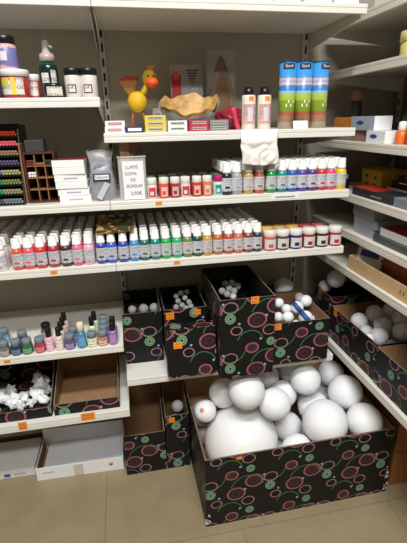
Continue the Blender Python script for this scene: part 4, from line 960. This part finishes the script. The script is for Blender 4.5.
for i, (y, x, c, nm) in enumerate(((1.275, .905, (226, 110, 40), 'orange'), (1.228, .912, (196, 58, 46), 'red'), (1.262, .962, (110, 96, 130), 'violet'))):
    t_ = thing('glue_bottle', f'{nm} bottle with white cap at right picture edge', 'bottle', (x, y, ZQ), group='white-capped bottles on right shelf')
    hh = (.036, .055, .060)[i]
    mb = MB(); mb.lathe([(.018, 0), (.0195, .002), (.0195, hh), (.012, hh+.008)], seg=18); mb.build('body', mat('glue_%d' % i, hx(*c), .35), t_)
    mb = MB(); mb.lathe([(.0125, hh+.007), (.0135, hh+.008), (.0125, hh+.032), (.006, hh+.035), (.001, hh+.035)], seg=16); mb.build('cap', WHITEP, t_)
# R1 and R0
t_ = thing('yellow_tub', 'pale yellow round tub with rimmed lid on upper right shelf', 'tub', (.935, 1.305, R1+.0003)); mb = MB(); mb.lathe([(.044, 0), (.046, .003), (.046, .045)], seg=28); mb.build('body', mat('yellow_tub', hx(212, 200, 120), .45), t_); mb = MB(); mb.lathe([(.045, .044), (.050, .045), (.050, .070), (.048, .073), (.001, .073)], seg=28); mb.build('lid', mat('yellow_lid', hx(222, 212, 140), .45), t_)
t_ = thing('paper_pack', 'white wrapped paper pack on highest right shelf', 'pack', (.90, 1.22, R0+.0003)); mb = MB(); mb.box((0, 0, 0), (.24, .30, .06)); mb.build('pack', mat('white_wrap', hx(226, 224, 222), .35, bump=.4, bscale=20), t_, bevel=.008)
# R3
ZW = R3+.0003
YLB = mat('mustard_card', hx(206, 168, 40), .5, noise_amt=.1, scale=30)
t_ = side_box('mustard yellow box with small dark marks on right shelf', 1.0, 1.12, 1.495, 1.640, ZW, .078, [YLB])
for (y, z) in ((.105, .052), (.045, .050), (.10, .022), (.045, .020)):
    mb = MB(); mb.sphere((0, 0, 0), 1, sub=2, scale=(.0004, .010, .006)); o = mb.build('print_mark', INK, t_); o.location = (-.0006, y, z)
side_box('dull ochre box right of the mustard yellow box', 1.06, 1.18, 1.415, 1.485, ZW, .085, mat('ochre_card', hx(140, 108, 50), .6))
for i, (px, Y, nm) in enumerate(((347, 1.66, 'left'), (353, 1.62, 'right'))):
    t_ = thing('ink_bottle', f'{nm} one of two dark ink bottles with pale caps in corner', 'bottle', (.905+.01*i, Y, ZW), group='ink bottles in the corner'); mb = MB(); mb.lathe([(.016, 0), (.017, .002), (.017, .034), (.010, .040)], seg=16); mb.build('body', mat('ink_glass', hx(28, 32, 60), .2), t_); mb = MB(); mb.lathe([(.010, .039), (.0115, .04), (.011, .056), (.001, .057)], seg=16); mb.build('cap', mat('pale_cap', hx(190, 190, 186), .4), t_)
t_ = side_box('flat black pencil tin with red top at shelf edge', .872, .956, 1.235, 1.485, ZW, .030, [mat('dark_tin', hx(44, 46, 46), .4)])
mb = MB(); mb.box((.004, .105, .0301), (.080, .244, .0312)); o = mb.build('lid_picture', mat('red_print', hx(200, 50, 44), .4), t_); o['label'] = 'red printed lid'
mb = MB()
for k in range(8): mb.box((-.0006, .06+k*.008, .011), (-.0001, .066+k*.008, .015))
mb.build('lettering', MATS['grey_ink'], t_)
for i, (nm, dy, hh, mm) in enumerate((('lowest, red and white', 0, .017, 'rw'), ('second, white and black', .01, .017, 'wb'), ('third, black', .0, .022, 'b'), ('topmost, black', -.02, .020, 'b2'))):
    mm_ = {'rw': mat('redwhite', hx(150, 40, 48), .5), 'wb': WHITECARD, 'b': BLACKCARD, 'b2': BLACKCARD}[mm]
    z = ZW+[0, .0173, .0346, .0569][i]
    t_ = side_box(f'{nm} flat box in the stack right of the red-topped tin',   .962+.010*i, 1.12, 1.16+dy, 1.405+dy, z, hh, [mm_, BLACKCARD], fm={'t': 1}, group='stack of flat boxes on the right shelf')
    mb = MB(); mb.box((-.0006, .004, hh*.75), (-.0001, .20, hh*.95)); mb.build('stripe', WHITECARD, t_)
side_box('small blue-grey box at the right picture edge', .872, .950, 1.09, 1.225, ZW, .030, mat('steel_card', hx(120, 128, 140), .5))
# R4
ZV = R4+.0003
CLR = clear_plastic('clear_case', (.56, .6, .64), .42, .10)
def case(label, x0, x1, y0, y1, z, h):
    t = thing('clear_case', label, 'case', (x0, y0, z), 0, 'clear plastic cases')
    mb = MB(); w, d, q = x1-x0, y1-y0, .002
    mb.box((0, 0, 0), (w, d, q)); mb.box((0, 0, q), (q, d, h-q)); mb.box((w-q, 0, q), (w, d, h-q)); mb.box((q, 0, q), (w-q, q, h-q)); mb.box((q, d-q, q), (w-q, d, h-q)); mb.build('tray', CLR, t)
    mb = MB(); mb.box((-.0008, -.0008, h-q), (w+.0008, d+.0008, h)); mb.build('lid', CLR, t)
    mb = MB(); mb.box((.012, .012, q+.0005), (w-.012, d-.012, h*.55)); mb.build('contents', mat('grey_contents', hx(48, 52, 58), .5), t)
case('lowest of three clear plastic cases on the right unit', .885, 1.02, 1.350, 1.470, ZV, .033)
case('middle one of three clear plastic cases on the right unit', .893, 1.03, 1.335, 1.485, ZV+.0335, .033)
case('topmost of three clear plastic cases on the right unit', .888, 1.04, 1.350, 1.490, ZV+.067, .036)
t_ = side_box('flat dark grey tray under the red-topped white box', .880, 1.06, 1.035, 1.325, ZV, .024, mat('dark_tray', hx(66, 72, 70), .35))
side_box('white box with red top lying on the dark grey tray', .895, 1.02, 1.100, 1.310, ZV+.0245, .028, [WHITECARD, mat('brick_red_print', hx(150, 52, 44), .5)], fm={'t': 1})
side_box('pale grey case behind the red-topped white box', 1.03, 1.14, 1.08, 1.32, ZV+.0245, .060, mat('pale_grey_case', hx(150, 152, 160), .4))
# R5 wooden tray with boxes
ZX = R5+.0003
PLY = mat('plywood', hx(206, 174, 128), .55, noise_amt=.06, scale=18)
t_ = thing('wooden_tray', 'long plywood tray on the right unit holding brown boxes', 'tray', (.872, .95, ZX))
mb = MB(); L, Wd, H_ = .508, .20, .056
mb.box((0, 0, 0), (.006, L, H_)); mb.box((Wd-.006, 0, 0), (Wd, L, H_)); mb.box((.006, 0, 0), (Wd-.006, .006, H_)); mb.box((.006, L-.006, 0), (Wd-.006, L, H_)); mb.box((.006, .006, 0), (Wd-.006, L-.006, .004)); mb.build('tray', PLY, t_)
mb = MB()
for k in range(2): mb.tube([(-.0006, .16+k*.012+.005*math.cos(a), .030+.006*math.sin(a)) for a in [PI*q/6*(1 if k else 1)+(PI/2 if k == 0 else -PI/2) for q in range(7)]], .0012)
mb.build('stamp', INK, t_)
BR = mat('brown_box', hx(150, 80, 58), .45, noise_amt=.08, scale=20); BR2 = mat('brown_box_lit_top', hx(196, 112, 76), .45, noise_amt=.08, scale=20)  # second brown is a lighter copy: light on the top faces painted in
for i, (y, lab) in enumerate(((1.135, 'rear dark brown long box tilted in the plywood tray'), (1.005, 'nearer brown long box in the plywood tray'))):
    t_ = thing('brown_box', lab, 'box', ((.965, .935)[i], y, ZX+.0050), math.radians(-3+2*i), 'brown boxes in the plywood tray', ry=math.radians(-24+12*i))
    mb = MB(); mb.box((0, 0, 0), (.070, (.245, .115)[i], (.050, .050)[i]), fm={'t': 1}); mb.build('carton', [BR, BR2], t_, bevel=.002)
t_ = thing('blue_white_pack', 'white pack with blue print leaning at back of plywood tray', 'pack', (.922, 1.402, ZX+.017), math.radians(-50), rx=math.radians(-20))
mb = MB(); mb.box((-.05, 0, 0), (.05, .02, .085)); mb.build('carton', WHITECARD, t_, bevel=.002)
mb = MB(); mb.box((-.036, -.0008, .040), (.036, -.0001, .064), rot=Matrix.Rotation(.12, 3, 'Y')); mb.build('print', BLUELOGO, t_)
t_ = thing('white_clip', 'crumpled pale tissue at near end of the plywood tray', 'tissue', (.915, .985, ZX+.005))
mb = MB(); mb.sphere((0, 0, .034), .034, sub=3, scale=(.9, .8, 1.0), fn=lambda v: .9+.5*noise.noise(v*2.5)); mb.build('tissue', mat('pale_tissue', hx(200, 190, 176), .8), t_)

# ------------------------------------------------------------------ light
def area(name, loc, rot, size, sy, power, col=(1, .96, .90)):
    L = bpy.data.lights.new(name, 'AREA'); L.shape = 'RECTANGLE'; L.size = size; L.size_y = sy; L.energy = power; L.color = col
    o = bpy.data.objects.new(name, L); o.location = loc; o.rotation_euler = rot; C.objects.link(o); return o
area('ceiling_and_fill_lamp', (.0, -.12, 3.2), (0, 0, 0), 1.3, .24, 108, (.975, .99, .985))
area('ceiling_and_fill_lamp', (-.1, -1.15, 3.2), (0, 0, 0), 1.3, .24, 92, (.975, .99, .985))  # fill light, added to brighten front faces and the low trays
w = bpy.data.worlds.new('world'); w.use_nodes = True; bpy.context.scene.world = w
w.node_tree.nodes['Background'].inputs[0].default_value = (.9, .92, 1, 1); w.node_tree.nodes['Background'].inputs[1].default_value = .2
vs = bpy.context.scene.view_settings
vs.view_transform = 'Standard'; vs.look = 'None'; vs.gamma = 1; vs.use_curve_mapping = False; vs.exposure = -0.42
